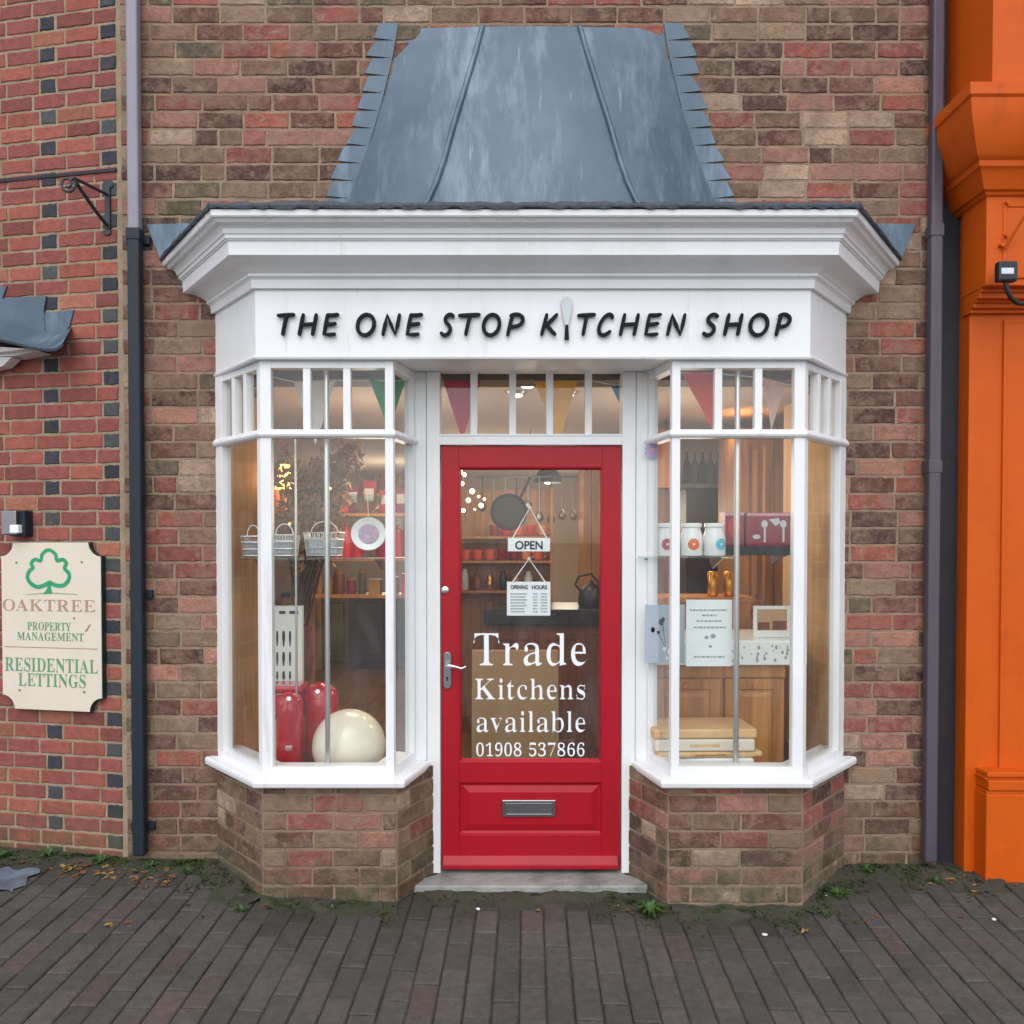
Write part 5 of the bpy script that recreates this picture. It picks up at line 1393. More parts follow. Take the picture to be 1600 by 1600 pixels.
MB().lathe([(.001, -.25), (.055, -.25), (.075, -.1), (.06, .03), (.07, .08), (.06, .08), (.05, .03), (.001, .0)], n=24).build('vase', M['walnut'], tw, smooth=50)
for p in tips[:11]:
    MB().lathe([(.001, -.007), (.006, -.004), (.007, .001), (.001, .007)], c=p + Vector((0, -.03, 0)), n=8).build('bulb', M['bulb_amber'], tw)
lm = thing('table_lamp', 'small amber glass lamp glowing among the dried branches', 'lamp', at(445, 800, .75))
MB().lathe([(.04, 0), (.045, .01), (.012, .03), (.010, .14), (.001, .14)], n=16).build('stand', M['gold'], lm, smooth=40)
MB().lathe([(.05, .13), (.055, .13), (.028, .27), (.024, .27)], n=20).build('lamp_shade', M['bulb_amber'], lm, smooth=40)
slab('wooden_shelf', 'wooden shelf under the amber lamp behind the dried branches', 'shelf', 400, 500, 802, .66, .86, .02, M['oak'])

# ---- shelving with red kitchenware, deeper in the shop
def shelf_unit(label, xa, xb, Y, ys, m, dep=.30, top=None, bot=None, back=True):
    a, b = at(xa, ys[0], Y), at(xb, ys[0], Y); zt = at(xa, top or ys[0] - 8, Y).z; zb = FLZ if bot is None else at(xa, bot, Y).z
    t = thing('shelving', label, 'shelving', ((a.x + b.x) / 2, Y, zb)); w_ = (b.x - a.x) / 2
    for s_ in (-1, 1): MB().box(s_ * w_ - .011, s_ * w_ + .011, 0, dep, 0, zt - zb).build('side_panel', m, t)
    for py in ys:
        z_ = at(xa, py, Y).z - zb; MB().box(-w_ + .0115, w_ - .0115, .003, dep - .003, z_ - .02, z_).build('shelf_board', m, t)
    if back: MB().box(-w_ + .0115, w_ - .0115, dep + .001, dep + .012, 0, zt - zb).build('back_panel', m, t)
    return t
def lathe_thing(name, label, cat, px, py, Y, prof, m, group=None, part='body', n=18, extra=None):
    t = put(name, label, cat, px, py, Y, group)
    MB().lathe(prof, n=n).build(part, m, t, smooth=45)
    if extra: extra(t)
    return t
RED = [M['bright_red'], M['maroon'], M['enamel_red']]
shelf_unit('open oak shelving stocked with red kitchenware behind the left bow window', 470, 645, 1.7, [802, 872, 930], M['oak'], .35, 770, None, False)
def canister(px, py, Y, r, h, m, label, lidm=None):
    t = put('storage_tin', label, 'tin', px, py, Y, 'red storage tins on the oak shelving')
    MB().lathe([(r * .96, 0), (r, .006), (r, h - .004), (r * .97, h)], n=20).build('body', m, t, smooth=40)
    MB().lathe([(r * 1.04, h), (r * 1.04, h + .02), (r * .5, h + .03), (.012, h + .032), (.014, h + .05), (.001, h + .052)], n=20).build('lid', lidm or m, t, smooth=40)
for k, (px, h, m) in enumerate(((489, .12, 0), (505, .17, 2), (523, .14, 1), (541, .19, 0), (558, .12, 2), (598, .15, 1), (622, .17, 0))):
    canister(px, 870, 1.82, .045, h, RED[m], 'red storage tin %s on the oak shelving' % ['at the left end', 'right of the leftmost tin', 'just left of the thick pole', 'tallest, right of the thick pole', 'just left of the oval plate', 'hidden partly by the window post', 'nearest the door frame'][k])
for k, (px, h, m) in enumerate(((500, .10, 2), (536, .13, 0))):
    canister(px, 800, 1.82, .04, h, RED[m], ['smaller red tin on the top oak shelf, left', 'larger red tin on the top oak shelf, right'][k])
for k, (px, c1) in enumerate(((585, 'mustard_cab'), (612, 'oak'), (636, 'bright_red'))):
    t = put('carton', ['ochre carton on the lowest oak shelf', 'brown carton on the lowest oak shelf', 'red carton on the lowest oak shelf'][k], 'carton', px, 929, 1.80)
    MB().box(-.04, .04, 0, .09, 0, .10 + .02 * k).build('box_body', M[c1], t, bevel=.003); MB().box(-.041, .041, -.001, .091, .101 + .02 * k, .106 + .02 * k).build('flap', M[c1], t)

for k, (px, w_, h, c1) in enumerate(((484, 8, .15, 'walnut'), (499, 6, .20, 'oak'), (514, 7, .13, 'mustard_cab'), (530, 9, .17, 'walnut'), (549, 8, .12, 'maroon'), (566, 6, .18, 'olive_cab'))):
    t = put('canister', '%s canister on the lowest oak shelf, %s' % (('dark brown', 'tall oak-coloured', 'short ochre', 'wide brown', 'maroon', 'olive')[k], ('at the left end', 'second from the left', 'left of the thick pole', 'right of the thick pole', 'below the tall red tin', 'below the oval plate')[k]), 'canister', px, 929, 1.85)
    r_ = size(w_, 1.85); MB().lathe([(r_ * .9, 0), (r_, .01), (r_, h * .8), (r_ * .9, h * .84)], n=18).build('body', M[c1], t, smooth=40); MB().lathe([(r_ * .95, h * .845), (r_ * .95, h * .97), (r_ * .8, h), (.001, h)], n=18).build('lid', M['oak'], t, smooth=40)

# ---- fitted cabinets along the back
def cabinet(label, xa, xb, Y, ztop, m, handle=M['steel'], doors=1, top=None, group=None, dep=.55, z0=FLZ):
    a, b = at(xa, 1000, Y), at(xb, 1000, Y)
    t = thing('kitchen_cabinet', label, 'cabinet', ((a.x + b.x) / 2, Y, z0), 0, group); w_ = (b.x - a.x) / 2; h = ztop - z0
    MB().box(-w_, w_, .02, dep, .001, h).build('carcass', m, t)
    for d in range(doors):
        x0_, x1_ = -w_ + 2 * w_ * d / doors + .004, -w_ + 2 * w_ * (d + 1) / doors - .004
        mb = MB(); mb.box(x0_, x1_, .006, .019, .09, h - .02); mb.rect_loft(x0_, x1_, .09, h - .02, [(0, .006), (0, 0), (.055, 0), (.062, .006), (.07, .006), (.085, .001), (.087, .001)])
        dq = mb.build('door', m, t)
        xh = x1_ - .03 if d % 2 == 0 else x0_ + .03
        MB().tube([(xh, -.018, h * .55), (xh, -.018, h * .55 + .12)], .005, 8).build('handle', handle, dq)
    if top: MB().box(-w_ - .001, w_ + .001, -.02, dep, h + .001, h + .04).build('worktop', top, t, bevel=.003)
    return t
for args in (('ochre painted cabinet at the back, left of the olive one', 440, 503, 6.0, 'mustard_cab'), ('olive painted cabinet at the back, right of the thick pole', 503, 546, 6.0, 'olive_cab'), ('aubergine painted cabinet with panelled door at the back', 546, 607, 6.0, 'dark_cab'), ('aubergine painted cabinet at the back beside the door frame', 607, 668, 6.0, 'dark_cab')):
    cabinet(args[0], args[1], args[2], args[3], FLZ + .88, M[args[4]], top=M['worktop'], group='painted cabinets along the back wall')
wc = cabinet('wall cupboard with dark lower edge at the back, above the oval plate', 585, 640, 6.2, FLZ + 2.3, M['oak'], doors=2, dep=.36, z0=zz(712, 6.2))

# ---- seen through the door
ct = put('shop_counter', 'long red-brown counter with thick black worktop behind the door glass', 'counter', 860, 1000, 1.7); ct.location.z = FLZ
a, b = at(760, 958, 1.7), at(1075, 958, 1.7); ct.location.x = (a.x + b.x) / 2; w_ = (b.x - a.x) / 2; h = at(800, 952, 1.7).z - FLZ
MB().box(-w_, w_, .03, .62, .0, h - .11).build('front', M['walnut'], ct)
for k in range(4):
    x0_ = -w_ + 2 * w_ * k / 4 + .02; MB().rect_loft(x0_, x0_ + w_ / 2 - .04, .12, h - .16, [(0, .0295), (0, .012), (.05, .012), (.058, .02), (.1, .02)]).build('panel', M['walnut'], ct)
MB().box(-w_ - .02, w_ + .02, -.02, .66, h - .108, h).build('worktop', M['worktop'], ct, bevel=.005)
bd_ = put('kraft_panel', 'plain beige panel leaning against the counter, behind the white lettering', 'panel', 805, 1100, 1.15); bd_.location.z = FLZ
a, b = at(736, 1020, 1.15), at(874, 1020, 1.15); h = a.z - FLZ; w_ = (b.x - a.x) / 2; bd_.location.x = (a.x + b.x) / 2
MB().prism([(-w_, -.0, 0), (w_, -.0, 0), (w_, .12, h), (-w_, .12, h)], (0, .03, 0)).build('sheet', M['card'], bd_, bevel=.004)
shelf_unit('brown shelving with red and orange stock behind the door glass', 690, 862, 3.0, [838, 876, 923], M['oak'], .32, 762, None)
rg = random.Random(21)
cols = [M['bright_red'], M['maroon'], M['enamel_red'], mat('coral glaze', S(222, 104, 74), .3, .1, 9), mat('peach glaze', S(228, 150, 110), .3, .1, 9)]
names = ['coral', 'maroon', 'red', 'peach']
def mug(px, py, Y, m, lab, group):
    t = put('mug', lab, 'mug', px, py, Y, group)
    MB().lathe([(.03, 0), (.038, .008), (.042, .085), (.038, .085), (.034, .012), (.001, .010)], n=18).build('cup', m, t, smooth=45)
    MB().tube([(.040 + .026 * math.sin(q), 0, .045 - .028 * math.cos(q)) for q in [math.pi * i / 8 for i in range(9)]], .005, 6).build('handle', m, t, smooth=50)
order = ['first', 'second', 'third', 'fourth', 'fifth', 'sixth', 'seventh', 'eighth']
for k in range(7):
    nm = (3, 3, 3, 1, 1, 4, 3)[k]
    mug(727 + 19 * k, 874.5, 3.1, cols[nm], '%s mug from the left on the lower brown shelf behind the OPEN sign' % order[k], 'mugs on the brown shelving')
for k in range(5):
    mug(772 + 19 * k, 836.5, 3.1, cols[(1, 0, 3, 0, 4)[k]], '%s mug from the left on the upper brown shelf behind the sign cord' % order[k], 'mugs on the brown shelving')
fl_ = put('string_lights', 'string of warm fairy lights at the top left of the door glass', 'string lights', 724, 738, 2.4)
pts = [(718, 738), (726, 742), (722, 756), (738, 768), (732, 782), (752, 790), (748, 776), (757, 780), (742, 796), (724, 798), (730, 815)]
MB().tube([at(x, y, 2.4 + .05 * math.sin(i * 2)) - fl_.location for i, (x, y) in enumerate(pts)], .003, 5).build('cord', M['black'], fl_)
for i, (x, y) in enumerate(pts[:-1]):
    r_ = (.026, .014, .016, .020, .018, .018, .010, .010, .008, .016)[i]
    MB().lathe([(.001, -r_), (r_ * .8, -r_ * .5), (r_, .0), (r_ * .7, r_ * .7), (.001, r_)], c=at(x, y, 2.4 + .05 * math.sin(i * 2)) - fl_.location + Vector((0, -.02, 0)), n=10).build('bulb', M['bulb'], fl_, smooth=60)
def pendant(px, py, Y, r, label):
    t = thing('pendant_lamp', label, 'lamp', at(px, py, Y))
    MB().lathe([(r, -r * .1), (r * 1.0, 0), (r * .92, r * .4), (r * .6, r * .8), (r * .15, r * 1.02), (.012, r * 1.1), (.001, r * 1.1)], n=28).build('lamp_shade', M['iron'], t, smooth=50)
    MB().tube([(0, 0, r * 1.08), (0, 0, CEZ - t.location.z)], .004, 6).build('cord', M['black'], t)
    MB().lathe([(.001, -r * .22), (.028, -r * .14), (.034, -.004), (.018, .05), (.001, .06)], n=12).build('bulb', M['bulb'], t, smooth=50)
pendant(856, 752, 3.6, .13, 'dark dome pendant lamp with a lit bulb, right of the door centre')
hp_ = put('hanging_pan', 'large dark round pan hanging behind the door, left of the OPEN sign cord', 'pan', 795, 800, 2.2)
r_ = size(29, 2.2); rings = [[(r_ * k * math.cos(q), y, r_ * k * math.sin(q)) for q in [2 * math.pi * i / 36 for i in range(36)]] for k, y in ((.86, .06), (1, .0), (.97, .0), (.84, .05), (.05, .052))]
MB().loft(rings, True, True).build('pan_body', M['black'], hp_, smooth=40)
MB().tube([(r_ * .6, .01, r_ * .75), (r_ * .9, .0, r_ * 1.35), (r_ * 1.15, 0, r_ * 1.9)], .012, 8).build('handle', M['iron'], hp_)
MB().tube([(r_ * 1.15, 0, r_ * 1.9), (r_ * 1.15, 0, CEZ - hp_.location.z)], .004, 6).build('hanger', M['steel'], hp_)
tc_ = thing('tall_cupboard', 'tall oak cupboard at the right side of the door glass', 'cupboard', (0, 2.5, FLZ))
a, b = at(912, 900, 2.5), at(962, 900, 2.5); tc_.location.x = (a.x + b.x) / 2; w_ = (b.x - a.x) / 2
MB().box(-w_, w_, .02, .5, 0, 2.25).build('carcass', M['oak'], tc_)
for z0_, z1_ in ((.1, 1.0), (1.04, 2.2)): MB().rect_loft(-w_ + .004, w_ - .004, z0_, z1_, [(0, .0195), (0, 0), (.05, 0), (.06, .008), (.09, .008)]).build('door', M['oak'], tc_)
kt = put('kettle', 'small black kettle on the counter at the right of the door glass', 'kettle', 924, 0, 1.9); kt.location = at(924, 948, 1.9)
kt.location.z = ct.location.z + at(800, 952, 1.7).z - FLZ
MB().lathe([(.085, 0), (.095, .02), (.088, .10), (.06, .15), (.03, .165), (.014, .17), (.016, .185), (.001, .19)], n=22).build('kettle_body', M['black'], kt, smooth=50)
MB().tube([(-.075, 0, .11), (-.115, 0, .16), (-.09, 0, .22), (0, 0, .235), (.06, 0, .16)], .009, 8).build('handle', M['black'], kt, smooth=50)
MB().tube([(.08, 0, .06), (.12, 0, .10), (.14, 0, .135)], [.018, .012, .010], 8).build('spout', M['black'], kt, smooth=50)

# more stock, so that the shop reads as full
RGB_ = [M['bright_red'], M['maroon'], M['enamel_red'], M['oak'], M['walnut'], M['olive_cab'], M['gold'], M['pearl'], M['black']]
rg = random.Random(77)
def stock(px, py, Y, w_px, h, m, lab, cat, grp, round_=True):
    t = put(cat, lab, cat, px, py, Y, grp); r_ = size(w_px, Y) / 2
    if round_: MB().lathe([(r_ * .8, 0), (r_, h * .08), (r_ * rg.uniform(.85, 1.05), h * .7), (r_ * .6, h * .82), (r_ * .62, h * .98), (.001, h)], n=14).build('body', m, t, smooth=50)
    else:
        MB().box(-r_, r_, 0, r_ * 1.6, 0, h).build('box_body', m, t, bevel=.003); MB().box(-r_ * .7, r_ * .7, -.0012, 0, h * .35, h * .75).build('printed_panel', M['paper'], t)
COLN = ['red', 'maroon', 'scarlet', 'light brown', 'dark brown', 'olive', 'brass', 'silvery', 'black']
PLACE = ['at the far left', 'second from the left', 'third from the left', 'fourth from the left', 'fifth from the left', 'sixth from the left', 'seventh from the left', 'at the far right']
for k, px in enumerate((726, 745, 765, 786, 806, 826, 846)):
    ci = (7, 4, 6, 8, 3, 7, 4)[k]; stock(px, 921.5, 3.1, 13, rg.uniform(.12, .20), RGB_[ci], '%s pot %s on the lowest brown shelf behind the door' % (COLN[ci], PLACE[k]), 'pot', 'pots on the lowest brown shelf')
for k, px in enumerate((480, 512, 551, 577, 603, 627)):
    ci = (1, 0, 1, 2, 0, 1)[k]; stock(px, 800, 1.95, 20, rg.uniform(.14, .24), RGB_[ci], '%s boxed item %s on the top oak shelf, left bow window' % (COLN[ci], PLACE[k]), 'carton', 'cartons on the top oak shelf', False)
for k, px in enumerate((412, 432, 452)):
    ci = (4, 3, 8)[k]; stock(px, 801, .80, 14, rg.uniform(.10, .16), RGB_[ci], '%s pot %s on the wooden shelf by the amber lamp' % (COLN[ci], ('left', 'beside the lamp', 'right')[k]), 'pot', 'pots by the amber lamp')
us = put('utensil_rail', 'steel rail of hanging utensils high behind the door glass', 'utensil rail', 840, 742, 3.3)
a, b = at(745, 745, 3.3) - us.location, at(905, 745, 3.3) - us.location
MB().tube([a, b], .008, 8).build('rail', M['steel'], us)
for k in range(9):
    p_ = a.lerp(b, (k + .5) / 9); l_ = rg.uniform(.2, .34); mb = MB(); mb.tube([p_, p_ - Vector((0, 0, l_))], .006, 6)
    mb.lathe([(.001, -.05), (.03, -.03), (.036, 0), (.02, .03), (.004, .05)], c=p_ - Vector((0, 0, l_ + .03)), n=12, sy=.35); mb.build('utensil', M['steel' if k % 3 else 'black'], us, smooth=50)
# ---- signs hanging inside the door glass
def hang(name, label, apex, corners, face, YS=-.038):
    t = put(name, label, 'sign', apex[0], apex[1], YS)
    p = lambda x, y: at(x, y, YS) - t.location
    a, b = p(face[0], face[3]), p(face[2], face[1])
    MB().box(a.x, b.x, -.0, .004, a.z, b.z).build('card', M['vinyl'], t, bevel=.001)
    MB().tube([p(corners[0], face[1] + 2) + Vector((0, -.001, 0)), Vector((0, -.002, 0)), p(corners[1], face[1] + 2) + Vector((0, -.001, 0))], .0034, 6).build('cord', M['vinyl'], t)
    MB().tube([(0, -.008, 0), (0, .008, 0)], .008, 10).build('hook', M['pearl'], t, smooth=40)
    return t, p
t, p = hang('open_sign', 'white OPEN sign hanging on a cord inside the door glass', (828, 793), (800, 855), (793.5, 840.5, 859.5, 861.5))
a, b = p(805, 858), p(848, 845.5)
link_mesh('lettering', sans_text('OPEN', a.x, b.x, a.z, b.z - a.z, -.0012, .0006, .0012), M['letter'], t)
t, p = hang('opening_hours_sign', 'white opening hours card hanging below the OPEN sign', (826.5, 873), (800, 853), (792, 909, 860, 962))
ms = []
for i, (txt, xa, xb) in enumerate((('OPENING', 798, 825), ('HOURS', 831, 855))):
    a, b = p(xa, 920.5), p(xb, 914.5); ms.append(sans_text(txt, a.x, b.x, a.z, b.z - a.z, -.0012, .0006, .0007))
link_mesh('lettering', join_meshes(ms), M['letter'], t)
ms = MB(); rg = random.Random(2)
for i in range(7):
    y = 927 + i * 4.6
    for xa, xb in ((798, 818 + rg.uniform(0, 6)), (833, 840), (845, 855)):
        x = xa
        while x < xb:
            w_ = rg.uniform(1.2, 3.0); a, b = p(x, y + 2.2), p(min(x + w_, xb), y); ms.box(a.x, b.x, -.0012, -.0002, a.z, b.z); x += w_ + .7
ms.build('hours_table', M['ink_pale'], t)

# ---- right window
slab('glass_shelf', 'glass shelf carrying three white jars in the right bow window', 'shelf', 1000, 1148, 869, -.16, .10, .010, M['glass2'])
for px, colr, lab in ((1042, S(178, 36, 66), 'white jar with a crimson round label, behind the window post'), (1080.5, S(226, 110, 62), 'white jar with an orange round label, middle of the three jars'), (1116, S(92, 190, 210), 'white jar with a light blue round label, right of the other jars')):
    Yj = -.06; t = put('storage_jar', lab, 'jar', px, 868, Yj, 'white jars on the glass shelf')
    r_ = size(17.3, Yj - .05); h = size(50.5, Yj)
    MB().lathe([(r_ * .97, 0), (r_, .004), (r_, h * .56), (r_ * .94, h * .66), (r_ * .80, h * .80), (r_ * .78, h * .86), (.001, h * .86)], n=32).build('body', M['ceramic'], t, smooth=40)
    MB().lathe([(r_ * .80, h * .86), (r_ * .90, h * .88), (r_ * .91, h * .97), (r_ * .86, h), (.001, h)], n=32).build('lid', M['ceramic'], t, smooth=35)
    def patch(rad, dr_, m, nm, par, cx0=0.0):
        mb = MB(); n = 24; zc2 = h * .35; rings = []
        def ring(k, e):
            o = []
            for q in range(n):
                ang = 2 * math.pi * q / n; u_ = k * rad * math.cos(ang) / r_ + cx0; o.append(((r_ + e) * math.sin(u_), -(r_ + e) * math.cos(u_), zc2 + k * rad * math.sin(ang)))
            return o
        mb.loft([ring(1, -.001)] + [ring(k, dr_) for k in (1, .75, .5, .25, .02)], True, False); return mb.build(nm, m, par)
    off_ = .42 if px > 1100 else -.14 if px < 1060 else 0.0
    lbl = patch(size(9, Yj), .0015, mat('jar label', colr, .5, .05, 20), 'label', t, off_)
    patch(size(1.9, Yj), .0022, M['paper'], 'label_print', lbl, off_)
slab('dark_shelf', 'thick dark shelf under the maroon boxes in the right bow window', 'shelf', 1122, 1246, 853.5, .12, .42, .045, M['worktop'])
def gift(px0, px1, pyt, Y, label, dep=.12):
    a, b = at(px0, 853, Y), at(px1, pyt, Y); t = thing('boxed_set', label, 'box', ((a.x + b.x) / 2, Y, at(px0, 853.5, .12).z), 0); w_ = (b.x - a.x) / 2; h = b.z - t.location.z
    MB().box(-w_, w_, 0, dep, 0.0005, h).build('carton', M['maroon'], t, bevel=.002)
    MB().box(-w_ * .98, w_ * .98, -.0012, .0, h * .90, h * .99).build('top_band', M['pink'], t)
    return t, w_, h
t, w_, h = gift(1166, 1250, 801, .16, 'wide maroon boxed kitchen set printed with whisks and bowls, on the dark shelf')
pr = MB()
for k, (x, kind) in enumerate(((-.62, 'b'), (-.32, 'w'), (.05, 's'), (.38, 'w'), (.78, 'b'))):
    cx = x * w_
    if kind == 'b': pr.prism([(cx + .02 * math.cos(q), -.0012, h * .28 + .012 * math.sin(q)) for q in [2 * math.pi * i / 14 for i in range(14)]], (0, .001, 0))
    elif kind == 'w':
        pr.prism([(cx + .016 * math.cos(q), -.0012, h * .66 + .02 * math.sin(q)) for q in [2 * math.pi * i / 14 for i in range(14)]], (0, .001, 0)); pr.box(cx - .004, cx + .006, -.0012, -.0002, h * .12, h * .56)
    else: pr.prism([(cx - .03, -.0012, h * .80), (cx + .02, -.0012, h * .84), (cx + .03, -.0012, h * .7), (cx + .005, -.0012, h * .60), (cx - .01, -.0012, h * .70)], (0, .001, 0))
pr.build('printed_utensils', M['pearl'], t)
t, w_, h = gift(1133, 1163, 800, .17, 'narrow maroon box left of the wide boxed kitchen set')
mb = MB(); mb.prism([(w_ * .7 * math.cos(q), -.0014, h * .55 + h * .3 * math.sin(q)) for q in [2 * math.pi * i / 18 for i in range(18)]], (0, .0012, 0)); mb.build('printed_spot', M['bright_red'], t)

SINK_Y = .12
sk = thing('sink_cabinet', 'oak base cabinet under a deep white worktop with faded floral edge, right bow window', 'cabinet', (0, SINK_Y, FLZ))
a, b = at(1008, 1000, SINK_Y), at(1262, 1000, SINK_Y); sk.location.x = (a.x + b.x) / 2; w_ = (b.x - a.x) / 2
zt, zb_ = at(900, 1001, SINK_Y).z - FLZ, at(900, 1040, SINK_Y).z - FLZ
MB().box(-w_, w_, .0, .55, zb_, zt).build('worktop', M['ceramic'], sk, bevel=.008, seg=3)
MB().box(-w_ + .02, w_ - .10, .045, .5, 0, zb_ - .001).build('carcass', M['oak'], sk)
for x0_, x1_ in ((-w_ + .03, -.02), (0.0, w_ - .11)):
    dq = MB().rect_loft(x0_, x1_, .05, zb_ - .07, [(0, .044), (0, .022), (.05, .022), (.058, .03), (.07, .03), (.09, .024)]).build('door', M['oak'], sk)
    MB().tube([((x0_ + x1_) / 2, .02, zb_ - .10), ((x0_ + x1_) / 2, .004, zb_ - .10)], .012, 10).build('knob', M['oak'], dq, smooth=40)
MB().box(-w_ + .02, w_ - .10, .03, .0445, zb_ - .062, zb_ - .006).build('rail', M['oak'], sk)
fl3 = MB(); rg = random.Random(6)
for i in range(46):
    x = rg.uniform(.02, w_ - .03) + (0 if rg.random() < .8 else -.1); zc_ = rg.uniform(zb_ + .015, zt - .015); r_ = rg.uniform(.003, .008)
    fl3.prism([(x + r_ * math.cos(q), -.0010 - .00002 * i, zc_ + r_ * 1.4 * math.sin(q)) for q in [2 * math.pi * k / 6 + i for k in range(6)]], (0, .0008, 0))
fl3.build('floral_print', mat('floral print', S(150, 160, 152), .5, .4, 80), sk)

nt_ = put('notice', 'white printed notice standing upright against the right bow window', 'notice', 1108, 1040, -.22)
p = lambda x, y: at(x, y, -.22) - nt_.location
a, b = p(1072, 1041), p(1144, 937)
MB().box(a.x, b.x, 0, .003, a.z, b.z).build('sheet', M['paper'], nt_)
pr = MB(); rg = random.Random(3)
for y, xa, xb in ((952, 1078, 1136), (960, 1097, 1120), (969, 1088, 1128), (979, 1084, 1134), (1025, 1084, 1132)):
    x = xa
    while x < xb:
        w_ = rg.uniform(2, 6); q0, q1 = p(x, y + 2.6), p(min(xb, x + w_), y); pr.box(q0.x, q1.x, -.0012, -.0002, q0.z, q1.z); x += w_ + 1.4
for x, y, r_ in ((1104, 996, .010), (1114, 994, .013), (1110, 1010, .008)):
    c = p(x, y); pr.prism([(c.x + r_ * math.cos(q), -.0012, c.z + r_ * .8 * math.sin(q)) for q in [2 * math.pi * k / 10 for k in range(10)]], (0, .001, 0))
pr.build('printed_text', M['ink_pale'], nt_)
pc = put('picture_card', 'pale blue-grey card printed with a dark flower, beside the white notice', 'card', 1040, 1036, -.16)
p = lambda x, y: at(x, y, -.16) - pc.location
a, b = p(1008, 1036), p(1070, 945)
MB().box(a.x, b.x, 0, .004, a.z, b.z).build('sheet', mat('blue grey card', S(170, 182, 196), .6, .04, 10), pc)
pr = MB()
pr.tube([p(1026, 986), p(1034, 1000), p(1042, 1018)], .0014, 5); pr.tube([p(1036, 975), p(1037, 990), p(1040, 1008)], .0014, 5)
for x, y, r_ in ((1033, 972, .016), (1020, 984, .013), (1036, 968, .012), (1029, 988, .008)):
    c = p(x, y); pr.prism([(c.x + r_ * .7 * math.cos(q), -.0025, c.z + r_ * math.sin(q)) for q in [2 * math.pi * k / 9 for k in range(9)]], (0, .001, 0))
pr.build('flower_print', M['letter'], pc)
pr = MB()
for x, y, r_ in ((1038, 1014, .010), (1046, 1018, .011), (1042, 1028, .008)):
    c = p(x, y); pr.prism([(c.x + r_ * math.cos(q), -.0020, c.z + r_ * math.sin(q)) for q in [2 * math.pi * k / 9 for k in range(9)]], (0, .001, 0))
pr.build('white_print', M['paper'], pc)
fr = put('photo_card', 'cream framed card with a brown picture on the white worktop', 'card', 1208, 1000, .25)
fr.location.z = FLZ + zt
p = lambda x, y: at(x, y, .25) - fr.location
a, b = p(1178, 999), p(1240, 947); hz = max(a.z, 0.0)
MB().box(a.x, b.x, 0, .02, .0005, b.z).build('frame', M['board_white'], fr, bevel=.002)
q0, q1 = p(1183, 985), p(1230, 952); MB().box(q0.x, q1.x, -.0012, -.0002, q0.z, q1.z).build('picture', M['tan_wall'], fr)
q0, q1 = p(1184, 984), p(1202, 972); q2, q3 = p(1207, 984), p(1229, 970); MB().box(q0.x, q1.x, -.0022, -.0012, q0.z, q1.z).box(q2.x, q3.x, -.0022, -.0012, q2.z, q3.z).build('picture_detail', M['walnut'], fr)
cd = put('pillar_candle', 'gold cylinder candle above the white notice in the right bow window', 'candle', 1113.5, 932, .75)
MB().lathe([(.028, 0), (.03, .004), (.03, .14), (.026, .145), (.008, .142), (.001, .142)], n=24).build('wax', M['gold'], cd, smooth=40); MB().tube([(0, 0, .141), (0, 0, .155)], .0015, 5).build('wick', M['black'], cd)
cd2 = cd.copy(); COL.objects.link(cd2); cd2.location = at(1139, 932, .75); cd2['label'] = 'gold cylinder candle half hidden by the pole in the right bow window'
for ch in [c for c in bpy.data.objects if c.parent == cd]:
    q = ch.copy(); COL.objects.link(q); q.parent = cd2
for o in (cd, cd2): o['group'] = 'gold candles'
ob = put('oak_ledge', 'low oak ledge carrying the gold candles in the right bow window', 'ledge', 1090, 960, .70)
a, b = at(1000, 933, .70), at(1180, 933, .70); ob.location = ((a.x + b.x) / 2, .70, FLZ); w_ = (b.x - a.x) / 2; h = a.z - FLZ
MB().box(-w_, w_, 0, .32, h - .03, h).build('top', M['oak'], ob, bevel=.003); MB().box(-w_ + .02, w_ - .02, .02, .30, 0, h - .031).build('front', M['oak'], ob)

# stack of boards at the bottom of the right bow
STK = [(.26, .035, 'tan_board', 'tan wooden board on top of the pile in the right bow window'), (.25, .045, 'cream', 'cream padded board under the tan top board'), (.265, .022, 'pine', 'pale wooden board in the middle of the pile'), (.25, .05, 'ceramic', 'white boxed board second from the bottom of the pile'), (.22, .05, 'card', 'brown card box at the bottom of the pile')]
zb0 = SEAT + .001; cxp = at(1092, 1170, -.05)
tot = sum(s_[1] for s_ in STK); want = at(1092, 1140, -.18).z - zb0; k_ = want / tot
zc_ = zb0
for i, (w_, h_, m, lab) in enumerate(reversed(STK)):
    t = thing('chopping_board', lab, 'board', (cxp.x + (.02 if i == 2 else 0) - (.03 if i == 0 else 0), -.04, zc_), R((3, -2, 4, 1, 2)[i]), 'pile of boards in the right window')
    ww = w_ * .93
    MB().box(-ww, ww, -.13, .14, 0.0005, h_ * k_ - .0012).build('slab', M[m], t, bevel=.010, seg=3)
    MB().box(-ww * .3, ww * .3, -.1305, -.120, h_ * k_ * .35, h_ * k_ * .6).build('groove', M['pine' if m != 'pine' else 'oak'], t)
    zc_ += h_ * k_
